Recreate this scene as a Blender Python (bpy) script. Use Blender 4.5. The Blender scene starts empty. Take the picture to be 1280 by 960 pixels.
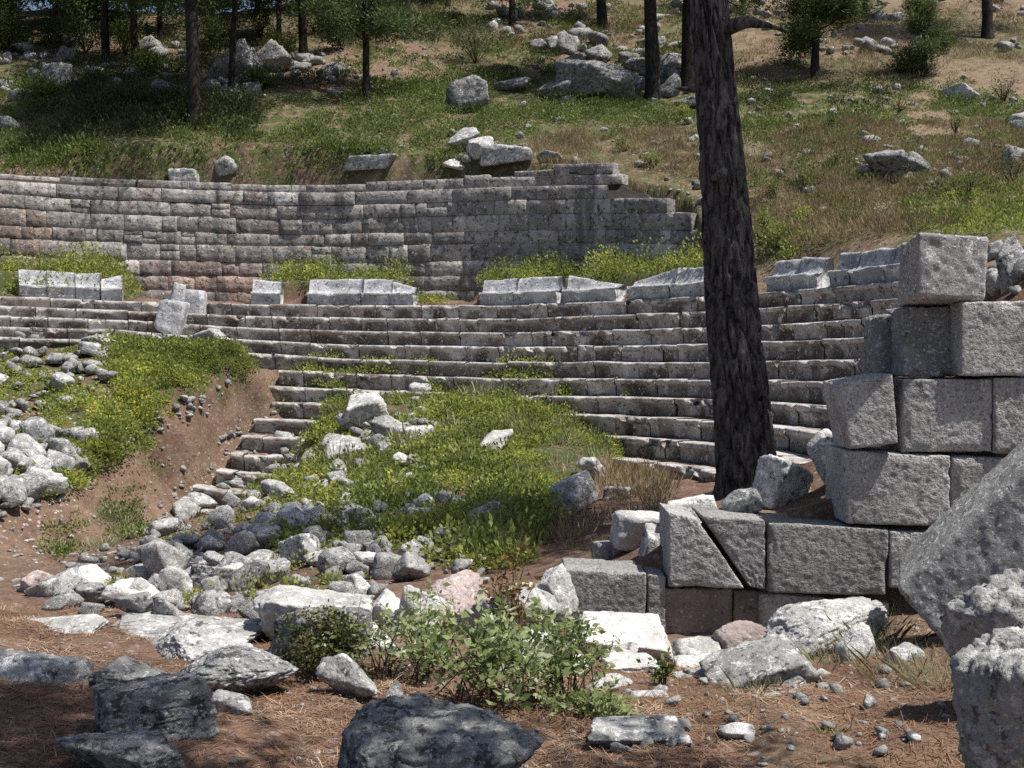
import bpy, bmesh, math, random
import numpy as np
from mathutils import Vector

SC = bpy.context.scene
COL = SC.collection
RNG = np.random.default_rng(7)
random.seed(7)

# ------------------------------------------------------------------ camera
F = 1372.0
EYE = 1.7
PITCH = math.atan((480 - 435) / F)
cp, sp = math.cos(PITCH), math.sin(PITCH)

def ray(px, py):
    u = (px - 640) / F; v = (480 - py) / F
    return np.array([u, cp + v * sp, v * cp - sp])

def P(px, py, Y):
    d = ray(px, py)
    return np.array([d[0] * Y / d[1], Y, EYE + d[2] * Y / d[1]])

def proj(X, Y, Z):
    z = Z - EYE
    dep = Y * cp - z * sp
    return 640 + F * X / dep, 480 - F * (Y * sp + z * cp) / dep

cam = bpy.data.cameras.new('camera')
cam.sensor_width = 36; cam.lens = 36 * F / 1280
cam.clip_end = 2000; cam.clip_start = .05
camo = bpy.data.objects.new('camera', cam); COL.objects.link(camo)
camo.location = (0, 0, EYE); camo.rotation_euler = (math.pi / 2 - PITCH, 0, 0)
SC.camera = camo

# ------------------------------------------------------------------ noise
def _h(i, j, k, s):
    n = (i * 374761393 + j * 668265263 + k * 2147483647 + s * 1274126177) & 0xffffffff
    n = ((n ^ (n >> 13)) * 1274126177) & 0xffffffff
    n = ((n ^ (n >> 15)) * 2246822519) & 0xffffffff
    return ((n ^ (n >> 16)) & 0xffff) / 32767.5 - 1.0

def vnoise(p, s=0):
    p = np.asarray(p, float)
    i = np.floor(p).astype(np.int64); f = p - i
    f = f * f * (3 - 2 * f)
    r = 0
    for a in (0, 1):
        for b in (0, 1):
            for c in (0, 1):
                w = (f[:, 0] if a else 1 - f[:, 0]) * (f[:, 1] if b else 1 - f[:, 1]) * (f[:, 2] if c else 1 - f[:, 2])
                r = r + w * _h(i[:, 0] + a, i[:, 1] + b, i[:, 2] + c, s)
    return r

def fbm(p, s=0, o=3, gain=.5):
    p = np.asarray(p, float); r = 0; a = 1.
    for q in range(o):
        r = r + a * vnoise(p * (2.03 ** q) + 17.3 * q, s + q); a *= gain
    return r

def fbm2(x, y, s=0, o=3):
    x = np.asarray(x, float); y = np.asarray(y, float) + 0 * x
    return fbm(np.stack([x.ravel(), y.ravel(), np.full(x.size, .37)], -1), s, o).reshape(x.shape)

def sst(a, b, x):
    t = np.clip((x - a) / (b - a), 0, 1)
    return t * t * (3 - 2 * t)

# ------------------------------------------------------------------ objects
def tag(o, label=None, cat=None, group=None, kind=None):
    if label: o['label'] = label
    if cat: o['category'] = cat
    if group: o['group'] = group
    if kind: o['kind'] = kind
    return o

def empty(name, loc, label=None, cat=None, group=None):
    o = bpy.data.objects.new(name, None); COL.objects.link(o)
    o.location = loc; o.empty_display_size = .2
    return tag(o, label, cat, group)

def mk_mesh(name, v, faces, mats, smooth=True, attr=None, mi=None):
    """faces: list of int arrays (each n x 3 or n x 4) or a list of polygons"""
    me = bpy.data.meshes.new(name)
    v = np.asarray(v, np.float32)
    arrs = [np.asarray(a, np.int32) for a in faces if len(a)]
    loops = np.concatenate([a.ravel() for a in arrs])
    tot = np.concatenate([np.full(len(a), a.shape[1], np.int32) for a in arrs])
    me.vertices.add(len(v)); me.vertices.foreach_set('co', v.ravel())
    me.loops.add(len(loops)); me.loops.foreach_set('vertex_index', loops)
    me.polygons.add(len(tot))
    me.polygons.foreach_set('loop_start', np.concatenate([[0], np.cumsum(tot)[:-1]]).astype(np.int32))
    me.polygons.foreach_set('loop_total', tot)
    if smooth: me.polygons.foreach_set('use_smooth', np.ones(len(tot), bool))
    for m in (mats if isinstance(mats, (list, tuple)) else [mats]): me.materials.append(m)
    if mi is not None: me.polygons.foreach_set('material_index', np.asarray(mi, np.int32))
    me.update(calc_edges=True)
    if attr:
        for k, a in attr.items():
            ca = me.color_attributes.new(k, 'FLOAT_COLOR', 'POINT')
            a = np.asarray(a, np.float32)
            if a.shape[1] == 3: a = np.concatenate([a, np.ones((len(a), 1), np.float32)], 1)
            ca.data.foreach_set('color', a.ravel())
    me.validate()
    return me

def mk_obj(name, me, parent=None, loc=None):
    o = bpy.data.objects.new(name, me); COL.objects.link(o)
    if parent is not None: o.parent = parent
    if loc is not None: o.location = loc
    return o

# ------------------------------------------------------------------ materials
class NT:
    def __init__(s, name):
        s.m = bpy.data.materials.new(name); s.m.use_nodes = True
        s.t = s.m.node_tree; s.t.nodes.clear()
        s.out = s.n('ShaderNodeOutputMaterial')
    def n(s, typ, **kw):
        nd = s.t.nodes.new(typ)
        for k, v in kw.items():
            if k in nd.inputs: nd.inputs[k].default_value = v
            else: setattr(nd, k, v)
        return nd
    def l(s, a, b): s.t.links.new(a, b)
    def noise(s, vec, scale, det=4, rough=.55, dist=0):
        nd = s.n('ShaderNodeTexNoise'); nd.inputs['Scale'].default_value = scale
        nd.inputs['Detail'].default_value = det; nd.inputs['Roughness'].default_value = rough
        nd.inputs['Distortion'].default_value = dist
        s.l(vec, nd.inputs['Vector']); return nd.outputs['Fac']
    def vor(s, vec, scale, feat='F1'):
        nd = s.n('ShaderNodeTexVoronoi'); nd.feature = feat; nd.inputs['Scale'].default_value = scale
        s.l(vec, nd.inputs['Vector']); return nd.outputs['Distance']
    def ramp(s, fac, a, b, lo=0., hi=1.):
        nd = s.n('ShaderNodeMapRange'); nd.interpolation_type = 'SMOOTHSTEP'
        nd.inputs['From Min'].default_value = a; nd.inputs['From Max'].default_value = b
        nd.inputs['To Min'].default_value = lo; nd.inputs['To Max'].default_value = hi
        s.l(fac, nd.inputs['Value']); return nd.outputs['Result']
    def mix(s, fac, a, b):
        nd = s.n('ShaderNodeMix'); nd.data_type = 'RGBA'
        for sock, v in ((nd.inputs[0], fac), (nd.inputs[6], a), (nd.inputs[7], b)):
            if hasattr(v, 'links'): s.l(v, sock)
            elif isinstance(v, (tuple, list)): sock.default_value = (*v[:3], 1)
            else: sock.default_value = v
        return nd.outputs[2]
    def math(s, op, a, b=None):
        nd = s.n('ShaderNodeMath'); nd.operation = op
        for sock, v in ((nd.inputs[0], a), (nd.inputs[1], b)):
            if v is None: continue
            if hasattr(v, 'links'): s.l(v, sock)
            else: sock.default_value = v
        return nd.outputs[0]
    def scale(s, col, f):
        nd = s.n('ShaderNodeMix'); nd.data_type = 'RGBA'; nd.blend_type = 'MULTIPLY'
        nd.inputs[0].default_value = 1; s.l(col, nd.inputs[6])
        cb = s.n('ShaderNodeCombineColor')
        for i in range(3): s.l(f, cb.inputs[i])
        s.l(cb.outputs[0], nd.inputs[7]); return nd.outputs[2]
    def bump(s, h, strength, dist, prev=None):
        nd = s.n('ShaderNodeBump'); nd.inputs['Strength'].default_value = strength
        nd.inputs['Distance'].default_value = dist; s.l(h, nd.inputs['Height'])
        if prev is not None: s.l(prev, nd.inputs['Normal'])
        return nd.outputs['Normal']
    def bsdf(s, col, rough=.9, nrm=None, spec=.2):
        nd = s.n('ShaderNodeBsdfPrincipled'); nd.inputs['Roughness'].default_value = rough
        nd.inputs['Specular IOR Level'].default_value = spec
        s.l(col, nd.inputs['Base Color'])
        if nrm is not None: s.l(nrm, nd.inputs['Normal'])
        return nd
    def done(s, sh): s.l(sh, s.out.inputs['Surface']); return s.m

def stone_mat(name, base, light, dark, lichen=.5, black=.5, sc=1., brown=None, brown_amt=.5, bump=1., tint=False, world=False, spots=.3, fine=1., streak=0., pits=False):
    t = NT(name)
    tc = t.n('ShaderNodeTexCoord'); oi = t.n('ShaderNodeObjectInfo')
    if world:
        v = t.n('ShaderNodeNewGeometry').outputs['Position']
    else:
        cb = t.n('ShaderNodeVectorMath'); cb.operation = 'ADD'
        sc_ = t.n('ShaderNodeVectorMath'); sc_.operation = 'SCALE'; sc_.inputs['Scale'].default_value = 1.
        mu = t.math('MULTIPLY', oi.outputs['Random'], 37.)
        cx = t.n('ShaderNodeCombineXYZ'); t.l(mu, cx.inputs[0]); t.l(mu, cx.inputs[1])
        t.l(tc.outputs['Object'], cb.inputs[0]); t.l(cx.outputs[0], cb.inputs[1]); v = cb.outputs[0]
    n1 = t.noise(v, 2.2 * sc, 5, .6, .3)
    col = t.mix(t.ramp(n1, .3, .7), tuple(c * .72 for c in base), tuple(min(1, c * 1.2) for c in base))
    if brown:
        nb = t.noise(v, 1.4 * sc, 4, .6, .6)
        col = t.mix(t.ramp(nb, .62 - brown_amt * .3, .72 - brown_amt * .2), col, brown)
    if tint:
        at = t.n('ShaderNodeAttribute'); at.attribute_name = 'tint'
        md = t.n('ShaderNodeMix'); md.data_type = 'RGBA'; md.blend_type = 'MULTIPLY'; md.inputs[0].default_value = 1
        t.l(col, md.inputs[6]); t.l(at.outputs['Color'], md.inputs[7]); col = md.outputs[2]
    # black lichen and runs
    n3 = t.noise(v, 8 * sc, 8, .74, .12)
    col = t.mix(t.ramp(n3, .64 - black * .18, .69 - black * .15, 0, .88), col, dark)
    if streak:
        mp = t.n('ShaderNodeMapping'); mp.inputs['Scale'].default_value = (1, 1, .16); t.l(v, mp.inputs[0])
        ns = t.noise(mp.outputs[0], 1.5, 5, .62, .2)
        col = t.mix(t.ramp(ns, .50, .66, 0, streak), col, tuple(c * .32 for c in base))
    # white crust
    n2 = t.noise(v, 6.5 * sc, 9, .76, .1)
    col = t.mix(t.ramp(n2, .67 - lichen * .24, .71 - lichen * .22, 0, .9), col, light)
    if pits:
        npit = t.noise(v, 42 * sc, 3, .65)
        col = t.mix(t.ramp(npit, .36, .5, .62, 0), col, dark)
    # speckle
    n4 = t.noise(v, 26 * sc, 3, .6)
    col = t.mix(t.ramp(n4, .66 - spots * .15, .71 - spots * .13, 0, .85), col, light)
    n5 = t.noise(v, 34 * sc, 3, .6)
    col = t.mix(t.ramp(n5, .62, .7, 0, .6), col, dark)
    if not world:
        col = t.scale(col, t.ramp(oi.outputs['Random'], 0, 1, .78, 1.15))
    hm = t.noise(v, 9 * sc, 6, .65); hf = t.noise(v, (34 if not pits else 42) * sc, 3 if pits else 5, .65 if pits else .72); hv = t.noise(v, 3.2 * sc, 4, .6, .6)
    nb_ = t.bump(hv, .12 if pits else .5 * min(bump, 1), .09); nb_ = t.bump(hm, min(1, .8 * bump) if fine < 1.5 else .18, .04, nb_); nb_ = t.bump(hf, min(1, .75 * bump), .016 * fine, nb_)
    return t.done(t.bsdf(col, .92, nb_, .15).outputs[0])

M = {}
M['rock'] = stone_mat('limestone', (.34, .34, .33), (.66, .655, .64), (.06, .06, .06), .58, .62, 1.3)
M['pale'] = stone_mat('pale_limestone', (.40, .395, .38), (.70, .69, .67), (.10, .10, .096), .62, .5, 1.3)
M['white'] = stone_mat('bleached_limestone', (.54, .53, .51), (.76, .75, .73), (.17, .165, .155), .6, .3, 1.3)
M['darkrock'] = stone_mat('dark_lichened_limestone', (.25, .25, .245), (.50, .50, .48), (.045, .046, .046), .5, .8, 1.5, spots=.45)
M['pink'] = stone_mat('pinkish_limestone', (.40, .33, .31), (.62, .57, .55), (.12, .1, .1), .5, .4)
M['rubble'] = stone_mat('rubble_limestone', (.36, .36, .35), (.68, .68, .665), (.07, .07, .068), .58, .55, .7)
M['hillrock'] = stone_mat('hillside_limestone', (.22, .22, .215), (.54, .54, .52), (.045, .045, .045), .45, .8, 1.)
M['ashlar'] = stone_mat('tooled_ashlar', (.385, .374, .358), (.56, .55, .53), (.11, .107, .10), .30, .25, 1., bump=1.6, spots=.4, fine=2.2, pits=True)
M['lichenblock'] = stone_mat('lichen_spotted_block', (.34, .34, .33), (.74, .74, .72), (.10, .10, .098), .46, .42, 1.4, bump=1.3, spots=.55, fine=1.3)
M['brownblock'] = stone_mat('brown_smooth_block', (.24, .20, .175), (.42, .38, .35), (.10, .075, .065), .2, .45, 1., bump=.6)
M['seat'] = stone_mat('weathered_seat_stone', (.345, .33, .315), (.58, .57, .555), (.060, .055, .051), .42, .52, .8, (.185, .155, .138), .42, tint=True, world=True)
M['bench'] = stone_mat('grey_bench_stone', (.38, .385, .395), (.64, .64, .64), (.09, .09, .095), .5, .5, .9, world=True, streak=.5)
M['wall'] = stone_mat('theatre_wall_stone', (.315, .305, .292), (.50, .49, .475), (.058, .054, .051), .42, .66, .9, (.23, .20, .18), .3, tint=True, world=True, streak=.8)
M['grit'] = stone_mat('grit_stone', (.34, .325, .31), (.60, .58, .56), (.10, .09, .085), .5, .4, 2., world=True)
M['joint'] = stone_mat('dark_joint_fill', (.05, .043, .038), (.09, .08, .07), (.02, .02, .018), .1, .4, world=True)

def ground_mat():
    t = NT('hillside_ground')
    v = t.n('ShaderNodeNewGeometry').outputs['Position']
    at = t.n('ShaderNodeAttribute'); at.attribute_name = 'zones'
    sp_ = t.n('ShaderNodeSeparateColor'); t.l(at.outputs['Color'], sp_.inputs[0])
    dry, grn, grv = sp_.outputs[0], sp_.outputs[1], sp_.outputs[2]
    nA = t.noise(v, 1.3, 5, .6, .4); nB = t.noise(v, 7, 5, .65); nC = t.noise(v, 42, 4, .7); nD = t.noise(v, 110, 2, .6)
    col = t.mix(t.ramp(nA, .32, .68), (.105, .062, .046), (.20, .125, .092))
    col = t.mix(t.ramp(nB, .45, .7), col, (.085, .056, .043))
    col = t.mix(t.ramp(nC, .5, .72, 0, .75), col, (.27, .185, .135))
    col = t.mix(t.ramp(nD, .55, .75, 0, .6), col, (.05, .034, .026))
    # dry straw
    nE = t.noise(v, 2.6, 5, .65, .3)
    straw = t.mix(t.ramp(nC, .3, .7), (.125, .098, .06), (.235, .19, .12))
    col = t.mix(t.math('MULTIPLY', dry, t.ramp(nE, .34, .6)), col, straw)
    green = t.mix(t.ramp(nC, .3, .7), (.035, .045, .014), (.085, .10, .032))
    nF = t.noise(v, 2.0, 5, .65, .5)
    col = t.mix(t.math('MULTIPLY', grn, t.ramp(nF, .36, .56)), col, green)
    # stones in the soil
    vo = t.vor(v, 9); n6 = t.noise(v, 4.2, 6, .7)
    chips = t.math('MULTIPLY', t.ramp(vo, .34, .2), t.ramp(n6, .42, .58))
    pale = t.mix(t.ramp(nC, .3, .7), (.26, .24, .225), (.52, .50, .48))
    col = t.mix(t.math('MULTIPLY', grv, chips), col, pale)
    fine = t.ramp(t.noise(v, 30, 3, .6), .63, .68)
    col = t.mix(t.math('MULTIPLY', t.math('MULTIPLY', grv, .8), fine), col, pale)
    nb = t.bump(nB, .7, .05); nb = t.bump(nC, .8, .02, nb); nb = t.bump(nD, .5, .006, nb)
    return t.done(t.bsdf(col, .95, nb, .1).outputs[0])
M['ground'] = ground_mat()

def leaf_mat(name, c1, c2, c3=None, c3_amt=.1, trans=.35, sc=1.2):
    t = NT(name)
    g = t.n('ShaderNodeNewGeometry')
    rnd = g.outputs['Random Per Island']
    col = t.mix(rnd, c1, c2)
    n = t.noise(g.outputs['Position'], sc, 3, .6)
    if c3:
        w = t.math('MULTIPLY', t.ramp(n, .5, .62), t.ramp(t.math('FRACT', t.math('MULTIPLY', rnd, 7.31)), 1 - c3_amt * 2, 1 - c3_amt))
        col = t.mix(w, col, c3)
    col = t.scale(col, t.ramp(n, .3, .7, .7, 1.2))
    b = t.bsdf(col, .6, None, .25)
    tr = t.n('ShaderNodeBsdfTranslucent'); t.l(col, tr.inputs['Color'])
    mx = t.n('ShaderNodeMixShader'); mx.inputs[0].default_value = trans
    t.l(b.outputs[0], mx.inputs[1]); t.l(tr.outputs[0], mx.inputs[2])
    return t.done(mx.outputs[0])
M['cover'] = leaf_mat('yellow_green_leaves', (.14, .19, .04), (.36, .40, .11), (.50, .45, .07), .18, .45, .9)
M['hillgreen'] = leaf_mat('hill_green_leaves', (.08, .12, .028), (.19, .24, .065), (.22, .20, .08), .2, .35, .6)
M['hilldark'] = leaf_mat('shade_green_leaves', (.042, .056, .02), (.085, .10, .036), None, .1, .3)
M['straw'] = leaf_mat('dry_grass', (.17, .13, .07), (.36, .29, .17), None, 0, .3)
M['greygrass'] = leaf_mat('grey_green_grass', (.22, .23, .13), (.44, .42, .27), None, 0, .3)
M['needle'] = leaf_mat('pine_needles', (.048, .080, .026), (.115, .155, .05), None, 0, .3, .5)
M['needle_light'] = leaf_mat('young_pine_needles', (.060, .085, .03), (.12, .15, .052), None, 0, .35, .5)
M['shrubleaf'] = leaf_mat('pale_shrub_leaves', (.17, .24, .075), (.40, .46, .21), (.62, .63, .47), .3, .5, 3)
M['darkleaf'] = leaf_mat('small_dark_leaves', (.035, .05, .016), (.085, .10, .03), (.16, .14, .05), .3, .3, 3)
M['rustleaf'] = leaf_mat('rusty_dry_leaves', (.16, .095, .035), (.30, .20, .075), (.14, .17, .05), .3, .35, 4)
M['petal'] = leaf_mat('white_petals', (.70, .70, .66), (.82, .82, .78), None, 0, .25)
M['litter'] = leaf_mat('fallen_needles', (.13, .066, .038), (.31, .185, .115), (.40, .31, .22), .3, .1, 2)

def bark_mat(name, dark, mid, light):
    t = NT(name)
    tc = t.n('ShaderNodeTexCoord')
    mp = t.n('ShaderNodeMapping'); mp.inputs['Scale'].default_value = (1, 1, .3); t.l(tc.outputs['Object'], mp.inputs[0])
    v = mp.outputs[0]
    n1 = t.noise(v, 14, 6, .65, .4); n2 = t.noise(v, 46, 4, .7); n3 = t.noise(tc.outputs['Object'], 1.3, 4)
    col = t.mix(t.ramp(n1, .36, .62), dark, mid)
    col = t.mix(t.ramp(n2, .55, .75, 0, .6), col, light)
    col = t.scale(col, t.ramp(n3, .3, .7, .75, 1.2))
    nb = t.bump(n1, 1., .05); nb = t.bump(n2, .7, .015, nb)
    return t.done(t.bsdf(col, .95, nb, .1).outputs[0])
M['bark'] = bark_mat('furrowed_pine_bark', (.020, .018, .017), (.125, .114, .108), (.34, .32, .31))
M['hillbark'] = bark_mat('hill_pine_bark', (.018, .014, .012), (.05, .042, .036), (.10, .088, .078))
M['twig'] = bark_mat('twig_bark', (.05, .035, .025), (.10, .075, .05), (.17, .14, .1))

# ------------------------------------------------------------------ theatre geometry
CX, CY = -6.75, 16.98
def RK(k): return 13.65 + .583 * k
RW = 18.93
_cpx = np.array([-200, 0, 150, 300, 430, 626, 894, 1090, 1300])
_c4 = np.array([.10, .07, 0, -.08, -.11, -.17, -.065, 0, .03])
_c0 = np.array([.55, .50, .42, .10, -.08, -.16, -.10, .03, .05])
_c5 = np.array([.55, .50, .40, .0, -.10, -.20, 0, .05, .05])
def rowz(k, px):
    c = np.where(k >= 0, np.interp(px, _cpx, _c0) * (1 - np.clip(k, 0, 4) / 4.) + np.interp(px, _cpx, _c4) * np.clip(k, 0, 4) / 4.,
                 np.interp(px, _cpx, _c0) * (1 - np.clip(-k, 0, 5) / 5.) + np.interp(px, _cpx, _c5) * np.clip(-k, 0, 5) / 5.)
    return EYE + .403 * k - .22 + c

def circ(px, R):
    """angle round the theatre's centre where the line of sight through px meets radius R (far side)"""
    m = (px - 640) / F
    A = m * m + 1; B = -2 * (m * CX + CY); C_ = CX * CX + CY * CY - R * R
    Y = (-B + math.sqrt(max(B * B - 4 * A * C_, 0))) / (2 * A)
    return math.atan2(Y - CY, m * Y - CX)
def cpt(R, a): return CX + R * np.cos(a), CY + R * np.sin(a)

# rows of seats: (k, list of (px_from, px_to))
ROWS = {4: [(-170, 1128)], 3: [(-170, 1122)], 2: [(-170, 1116)], 1: [(-170, 1110)], 0: [(-170, 1102)],
        -1: [(348, 1096)], -2: [(334, 1068)], -3: [(330, 1052)], -4: [(316, 520), (660, 1010)], -5: [(300, 430), (735, 960)],
        -6: [(286, 400)], -7: [(268, 390)], -8: [(238, 370)], -9: [(198, 340)]}

# ------------------------------------------------------------------ terrain
def tps(pts, lam=.02):
    pts = np.array(pts, float); n = len(pts)
    XY = pts[:, :2]; s = 10.
    d = np.linalg.norm((XY[:, None] - XY[None]) / s, axis=2)
    K = np.where(d > 0, d * d * np.log(d + 1e-12), 0) + lam * np.eye(n) * .05
    Pm = np.concatenate([np.ones((n, 1)), XY / s], 1)
    A = np.block([[K, Pm], [Pm.T, np.zeros((3, 3))]])
    w = np.linalg.solve(A, np.concatenate([pts[:, 2], np.zeros(3)]))
    def ev(X, Y):
        sh = X.shape; q = np.stack([X.ravel(), Y.ravel()], -1); out = np.empty(len(q))
        for a in range(0, len(q), 20000):
            qq = q[a:a + 20000]
            d = np.linalg.norm((qq[:, None] - XY[None]) / s, axis=2)
            out[a:a + 20000] = (np.where(d > 0, d * d * np.log(d + 1e-12), 0)) @ w[:n] + w[n] + qq @ w[n + 1:] / s
        return out.reshape(sh)
    return ev

fp = [P(*q) for q in [
    (640, 960, 4.8), (200, 950, 4.6), (1000, 940, 4.9), (1250, 960, 4.6), (0, 900, 4.9), (0, 830, 6), (50, 757, 7.8), (180, 800, 7.0),
    (-150, 760, 7.8), (400, 850, 6.3), (640, 880, 5.8), (840, 880, 5.8), (900, 830, 7.2), (760, 805, 8.4), (870, 806, 8.8), (1050, 830, 7.0),
    (1200, 790, 7.2), (300, 815, 7.2), (470, 785, 7.6), (600, 800, 8), (680, 770, 9), (1000, 790, 8.7), (1150, 780, 8.5), (1350, 760, 8.5),
    (500, 730, 11), (400, 745, 11.5), (650, 725, 11.3), (700, 690, 12.6), (800, 655, 13.6), (780, 700, 10.8), (690, 735, 10.2),
    (200, 755, 12), (60, 745, 12.6), (300, 770, 10.6), (-100, 745, 12.6), (0, 770, 10.4), (120, 775, 10.3),
    (100, 690, 17.5), (-100, 720, 16), (0, 720, 16), (170, 655, 21.5), (215, 636, 24), (250, 700, 14.5), (130, 720, 14.5),
    (320, 640, 18), (350, 605, 21.5), (430, 565, 23.8), (400, 522, 26.2), (480, 508, 26.6), (560, 508, 26.3), (640, 512, 26), (620, 558, 21.5), (700, 530, 24),
    (720, 555, 21.5), (760, 585, 19), (600, 640, 16), (500, 685, 13.8), (400, 640, 17), (450, 600, 20), (520, 590, 20), (350, 690, 14.2), (700, 630, 15.5),
    (850, 614, 17), (930, 612, 13.2), (820, 625, 15), (900, 602, 17.8), (990, 590, 14.5), (1050, 575, 13),
    (0, 440, 29.2), (150, 438, 29.4), (200, 440, 29.5), (250, 440, 29.2), (292, 447, 28.8), (50, 437, 29.2), (100, 438, 29.2),
    (150, 550, 23.5), (150, 520, 24.6), (150, 485, 26.2), (150, 456, 28), (200, 517, 26.0), (200, 488, 27.1), (200, 465, 28.2), (250, 492, 27.2), (250, 468, 28.1),
    (100, 585, 21.9), (100, 552, 23.1), (100, 510, 25), (100, 468, 27), (50, 606, 20.4), (50, 560, 22), (50, 520, 24), (50, 464, 27),
    (0, 622, 19.2), (0, 570, 21), (0, 515, 23.5), (0, 462, 27), (-150, 600, 18.5), (-200, 500, 25), (-200, 440, 29), (-100, 560, 21),
    (333, 455, 28.9), (300, 482, 27.9), (250, 524, 26.5), (206, 550, 25.3), (144, 590, 22.8), (100, 616, 21.2), (50, 640, 19.7), (0, 660, 18.4), (-80, 680, 17.5),
    (320, 485, 28.2), (270, 552, 26.3), (200, 600, 25), (120, 642, 21.8), (40, 684, 18.9)]]
fp += [np.array(q) for q in [(0, 2, -.05), (-4, 1, 0), (4, 1, .1), (0, -8, .2), (-20, -8, .2), (20, -8, .2), (-30, 10, -.3), (-40, 25, .5), (25, 10, .6), (14, 8, .2), (9, 13, .2), (-60, 0, 0), (60, 0, 0)]]
for k, segs in ROWS.items():
    for a, b in segs:
        if k == 0: a = 330
        if k == -3: segs2 = [(345, 420), (600, 1050)]
        elif k == -4: segs2 = [(330, 380), (740, 1000)]
        elif k == -5: segs2 = [(308, 345), (790, 930)] if a == 300 else []
        elif k <= -6: segs2 = [(a - 6, a + 62)]
        else: segs2 = [(max(a, 0), b)]
        for aa, bb in segs2:
            n = max(2, int((bb - aa) / 70) + 1)
            for px in np.linspace(aa, bb, n):
                an = circ(px, RK(k) + .3); X, Y = cpt(RK(k) + .3, an)
                fp.append(np.array([X, Y, float(rowz(k, px)) - (.27 if k > -6 else .36)]))
front = tps(fp)

backfill = tps([P(*q) for q in [(720, 722, 9.6), (800, 720, 9.6), (760, 690, 11.2), (845, 650, 9.5), (900, 645, 9.6), (950, 640, 9.7), (1000, 636, 9.7), (1040, 640, 9.5),
                                (850, 640, 11.3), (930, 620, 12), (1000, 605, 12), (1040, 585, 12), (1085, 545, 10), (1120, 500, 9.7), (1150, 480, 10), (1200, 420, 10), (1280, 400, 10.4),
                                (1120, 540, 12), (1280, 420, 13), (1400, 400, 10), (1600, 400, 10), (1600, 420, 13)]], .05)
hill = tps([P(*q) for q in [(640, 196, 35.6), (640, 100, 46), (640, 0, 62), (200, 195, 34.6), (200, 112, 42), (100, 80, 47), (0, 90, 46), (250, 66, 51), (400, 52, 52), (470, 20, 57), (540, -20, 62), (440, -10, 66), (0, 215, 34), (100, 205, 34.5),
                            (400, 110, 43), (400, 205, 35.5), (520, 190, 36.5), (520, 60, 50), (755, 195, 36), (760, 110, 46), (830, 205, 34.5), (900, 215, 33.8), (900, 130, 43),
                            (1000, 305, 27.0), (1060, 316, 24.8), (1110, 318, 23.4), (950, 302, 28.5), (900, 300, 30), (1000, 200, 34), (1100, 150, 40), (1100, 250, 31), (1280, 250, 30), (1280, 110, 44), (1100, 0, 62), (1280, 0, 60),
                            (1280, 300, 23), (1180, 300, 24), (1400, 300, 24), (1500, 150, 40), (800, 0, 62), (250, 30, 62), (100, 20, 62), (-100, 60, 50), (-200, 215, 33), (-300, 120, 42)]]
           + [np.array(q) for q in [(-30, 75, 15), (-15, 72, 16), (0, 100, 34), (40, 100, 34), (-60, 40, 10), (-60, 90, 17), (70, 40, 13), (90, 100, 33), (0, 160, 48), (60, 160, 48), (-70, 150, 20)]], .05)

def inpoly(px, py, poly):
    px = np.asarray(px); py = np.asarray(py); r = np.zeros(px.shape, bool)
    n = len(poly)
    for i in range(n):
        x1, y1 = poly[i]; x2, y2 = poly[(i + 1) % n]
        c = ((y1 > py) != (y2 > py)) & (px < (x2 - x1) * (py - y1) / (y2 - y1 + 1e-9) + x1)
        r ^= c
    return r

def wallY(X): return 9.05 - .12 * X

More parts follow.
